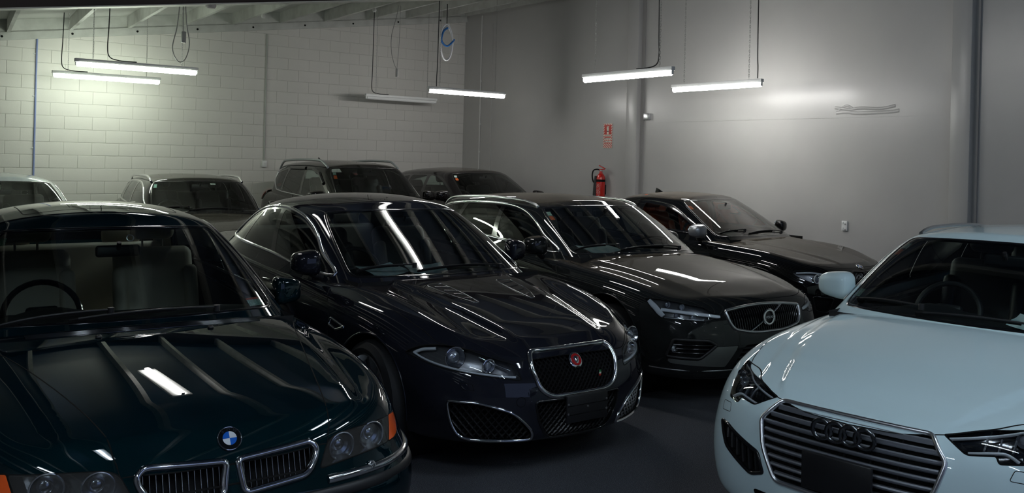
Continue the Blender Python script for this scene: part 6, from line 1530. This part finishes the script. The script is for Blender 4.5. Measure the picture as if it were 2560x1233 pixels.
wall_box('junction_box', (WALL_X - .03, 10.02, 2.49), (.06, .11, .10), 'silver junction box beside the pilaster', SATIN, 'box')
wall_box('sensor_box', (WALL_X - .02, 10.46, 2.93), (.04, .05, .10), 'small white sensor box left of the pilaster', M_BATTEN, 'box')
wall_box('power_outlet', (WALL_X - .012, 6.535, 1.04), (.024, .08, .125), 'white double power outlet low on the grey wall', M_BATTEN, 'outlet', [('rocker', (WALL_X - .026, 6.555, 1.075), (.008, .018, .026), M_BATTEN), ('rocker', (WALL_X - .026, 6.555, 1.005), (.008, .018, .026), M_BATTEN), ('socket', (WALL_X - .0245, 6.52, 1.06), (.004, .022, .02), M_CORDGREY), ('socket', (WALL_X - .0245, 6.52, .99), (.004, .022, .02), M_CORDGREY)])

# fire sign: red board with white diagonal stripes, extinguisher pictogram and text panels
def sign():
    root = empty('fire_sign', (WALL_X - .004, 10.93, 2.195), math.pi, 'tall red and white striped fire extinguisher sign on the grey wall', 'sign')
    W, H = .205, .40; RD = mat('sign_red', (.50, .035, .02), .5); WH = mat('sign_white', (.70, .66, .58), .5)
    def pl(nm, y, z, w, h, m_, x): k = MB(); k.box((x, y, z), (.002, w, h)); return k.build(nm, m_, root, smooth=False)
    k = MB(); k.bevbox((.002, 0, 0), (.004, W + .012, H + .012), .0015); k.build('board', WH, root); pl('red_field', 0, 0, W, H, RD, .0045)
    # diagonal stripes clipped to the border and foot
    n = 0; st = MB()
    def clip(poly, x0, x1, y0, y1):
        for ax, v, sg in ((0, x0, 1), (0, x1, -1), (1, y0, 1), (1, y1, -1)):
            out = []
            for i in range(len(poly)):
                p, q = poly[i - 1], poly[i]; a, b = (p[ax] - v) * sg, (q[ax] - v) * sg
                if (a >= 0) != (b >= 0): t = a / (a - b); out.append((p[0] + (q[0] - p[0]) * t, p[1] + (q[1] - p[1]) * t))
                if b >= 0: out.append(q)
            poly = out
            if len(poly) < 3: return None
        return poly
    for (x0, x1, y0, y1) in ((-W / 2, -W / 2 + .022, -.12, H / 2), (W / 2 - .022, W / 2, -.12, H / 2), (-W / 2 + .022, W / 2 - .022, H / 2 - .022, H / 2), (-W / 2, W / 2, -H / 2, -.12), (-W / 2 + .022, W / 2 - .022, -.075, -.06)):
        q = -1.0
        while q < 1.0:
            p = clip([(q, -.3), (q + .02, -.3), (q + .62, .3), (q + .60, .3)], x0, x1, y0, y1); q += .042
            if p:
                kb = MB(); kb.add([(.0062, a, b) for a, b in p] + [(.0050, a, b) for a, b in p], [tuple(range(len(p)))] + [(i, len(p) + i, len(p) + (i + 1) % len(p), (i + 1) % len(p)) for i in range(len(p))]); st.v += []; st.add(kb.v, kb.f)
    o = st.build('stripes', WH, root, smooth=False); o['kind'] = 'stuff'
    bt = MB(); bt.box((.0065, 0, .085), (.002, .042, .115)); bt.box((.0065, 0, .15), (.002, .018, .018)); bt.box((.0065, .012, .158), (.002, .035, .008)); bt.box((.0065, -.024, .135), (.002, .006, .05)); bt.build('pictogram', WH, root, smooth=False)
    pl('pictogram_band', 0, .075, .042, .012, MATTE, .008)
    for z in (.005, -.045, -.095): pl('text_panel', 0, z, W - .046, .030, WH, .0065)
    for z, t in ((.005, 'FIRE EXTINGUISHER'), (-.045, 'ELECTRICAL'), (-.095, 'LIQUIDS')):
        M = Matrix.Translation((.0078, .012 if z < 0 else 0, z)) @ Matrix(((0, 0, 1, 0), (1, 0, 0, 0), (0, 1, 0, 0), (0, 0, 0, 1))); text_obj('lettering', t, .0145 if z > 0 else .018, MATTE, root, M, .0003)
    for z in (-.045, -.095):
        k = MB(); k.lathe([(0, .0078), (.011, .0078)], 16, Matrix.Rotation(math.pi / 2, 4, 'Y') @ Matrix.Identity(4)); k.v = [(v[0], v[1] - .062, v[2] + z) for v in k.v]; k.build('symbol', MATTE, root)
sign()

def extinguisher():
    root = empty('fire_extinguisher', (WALL_X - .095, 10.98, .98), 0, 'red fire extinguisher with black hose and horn on the grey wall', 'extinguisher')
    RD = mat('extinguisher_red', (.55, .018, .012), .22, 0, .6)
    m = MB(); m.lathe([(0, 0), (.068, 0), (.072, .01), (.072, .50), (.066, .545), (.045, .58), (.026, .60), (.024, .63)], 28); m.build('cylinder', RD, root)
    m = MB(); m.lathe([(.0735, .455), (.0735, .495)], 28); m.build('band', MATTE, root)
    m = MB(); m.lathe([(.0732, .09), (.0732, .43)], 10, Matrix.Rotation(math.pi - .75, 4, 'Z'), 1.5); m.build('label_panel', mat('extinguisher_label', (.50, .03, .025), .4, noise=(60, (.62, .5, .45), .53, .6)), root)
    m = MB(); m.lathe([(.0, .62), (.022, .62), (.022, .665), (0, .67)], 14); m.cyl((0, 0, .65), (-.02, -.045, .66), .010, 8); m.build('valve', SATIN, root)
    m = MB(); m.bevbox((-.02, -.05, .70), (.03, .15, .014), .005, Matrix.Rotation(.35, 3, 'X')); m.bevbox((-.02, -.045, .66), (.03, .12, .012), .005, Matrix.Rotation(-.1, 3, 'X')); m.build('handle', RD, root)
    m = MB(); m.tube(bez([(0, .02, .645), (-.01, .08, .66), (-.02, .16, .64), (-.02, .19, .56), (-.02, .165, .46), (-.02, .115, .43)], 8), .011, 8); m.build('hose', MATTE, root)
    m = MB(); m.tube([(-.02, .105, .55), (-.02, .108, .42), (-.02, .11, .10)], [.018, .03, .045], 14); m.build('horn', BLACK, root)
    m = MB(); m.bevbox((.05, 0, .3), (.09, .04, .06), .008); m.bevbox((.083, 0, .33), (.02, .07, .16), .004); m.build('bracket', BLACK, root)
extinguisher()

# cables, coils and small things under the roof
def hanging(name, loc, parts, label, cat='cable'):
    root = empty(name, loc, 0, label, cat)
    for nm, pts, r, mt, closed in parts: m = MB(); m.tube(pts, r, 7, closed); m.build(nm, mt, root)
    return root
zt = purlin_z(8.05, 12.6)
BLUE = mat('blue_cable', (.02, .13, .38), .4); GREYC = mat('pale_grey_cable', (.62, .63, .65), .45)
def loop(cx, cz, rx, rz_, y, n=40, tilt=0): return [(cx + rx * math.cos(a), y + tilt * math.sin(a), cz + rz_ * math.sin(a)) for a in np.linspace(0, 2 * math.pi, n, endpoint=False)]
hanging('cable_coil', (8.02, 12.6, 3.70), [('grey_loop', loop(0, -.02, .125, .30, 0), .011, GREYC, True), ('grey_loop', loop(.02, -.03, .11, .27, .03), .011, GREYC, True), ('blue_loop', bez([(.02, 0, .22), (-.06, 0, .16), (-.10, 0, .02), (-.05, 0, -.06), (.02, 0, -.08), (.10, 0, -.02), (.15, 0, .04)], 6), .017, BLUE, False), ('tie', [(0, 0, .26), (0, .0, zt - 3.70)], .008, M_CABLE, False)], 'coil of blue and pale grey cable hanging near the corner')
zt2 = purlin_z(3.47, 11.75)
hanging('hoist_control', (3.47, 11.75, 3.2), [('loop_cord', bez([(-.02, 0, zt2 - 3.2), (-.05, 0, .15), (-.10, 0, -.12), (-.03, 0, -.28), (.06, 0, -.25), (.11, 0, -.05), (.07, 0, .2), (.05, 0, zt2 - 3.2)], 8), .007, M_CORDGREY, False), ('pull_cord', [(.02, 0, zt2 - 3.2), (.03, 0, .1)], .006, M_CORDGREY, False)], 'grey cord loop with a small control box hanging left of centre')
_h = bpy.data.objects['hoist_control']; m = MB(); m.bevbox((.035, 0, .03), (.055, .05, .15), .012); m.build('control_box', mat('grey_plastic', (.25, .26, .25), .4), _h)
zt3 = purlin_z(7.1, 12.6)
hanging('pull_cord', (7.1, 12.6, 3.1), [('cord', bez([(.0, 0, zt3 - 3.1), (-.03, 0, .9), (-.11, 0, .6), (-.11, 0, .35), (-.06, 0, .16), (0, 0, .05)], 8), .005, M_CORDGREY, False), ('cord', [(.04, 0, zt3 - 3.1), (.03, 0, .5), (.0, 0, .05)], .004, M_CORDGREY, False), ('pull_handle', [(0, 0, .07), (0, 0, -.06)], .022, M_CORDGREY, False)], 'pale pull cord with a small handle hanging above the crossovers', 'cord')
# smoke alarm under the beam
m = MB(); m.lathe([(0, -.045), (.05, -.043), (.065, -.02), (.068, 0)], 24); o = m.build('smoke_alarm', mat('grey_white_plastic', (.35, .34, .33), .5)); o.location = (3.76, 11.5, 3.452 + (3.76 - 2.438) * .1447 - .001); tag(o, 'round grey smoke alarm under the dark roof beam', 'smoke alarm')
for k_, (x, y) in enumerate(((5.02, 13.4), (7.02, 12.9))):
    i_ = round((x + (WALL_Y - y) * PD[0] - 2.835) / .845); x = 2.835 + .845 * i_ - (WALL_Y - y) * PD[0]
    m = MB(); m.lathe([(0, -.07), (.025, -.065), (.034, -.04), (.028, -.015), (.02, 0)], 16); o = m.build('lamp_bulb', mat('opal_bulb', (.75, .75, .72), .3)); o.location = (x, y, purlin_z(x, y)); tag(o, ['unlit white bulb on a purlin left of the cable coil, left one', 'unlit white bulb on a purlin beside the flex of the unlit batten'][k_], 'bulb', 'unlit bulbs on the purlins')

# ------------------------------------------------------------------ put the cars in
CJ = build_jag(); CB = build_bmw(); CV = build_volvo(); CA = build_audi(); CC = build_coupe()
build_estate(); build_suv(); build_cuv(); build_saloon()
bpy.context.view_layer.update()
paper('dash_paper', CJ, 1.67, -.42, .34, .20, .3, 'pale blue-white papers on the grey sports saloon dashboard')
paper('dash_paper', CJ, 1.63, -.10, .28, .18, -.2, 'folded pale sheet right of centre on the grey sports saloon dashboard')
paper('dash_paper', CV, 1.68, -.34, .40, .20, .2, 'pale sheet on the graphite estate dashboard')
paper('dash_paper', CC, 1.55, -.36, .36, .20, .2, 'white folder with a dark round print on the coupe dashboard', mat('white_card', (.66, .66, .62), .6))
paper('dash_paper', CA, 1.64, .30, .30, .18, -.1, 'blue-white sheet on the white estate dashboard')
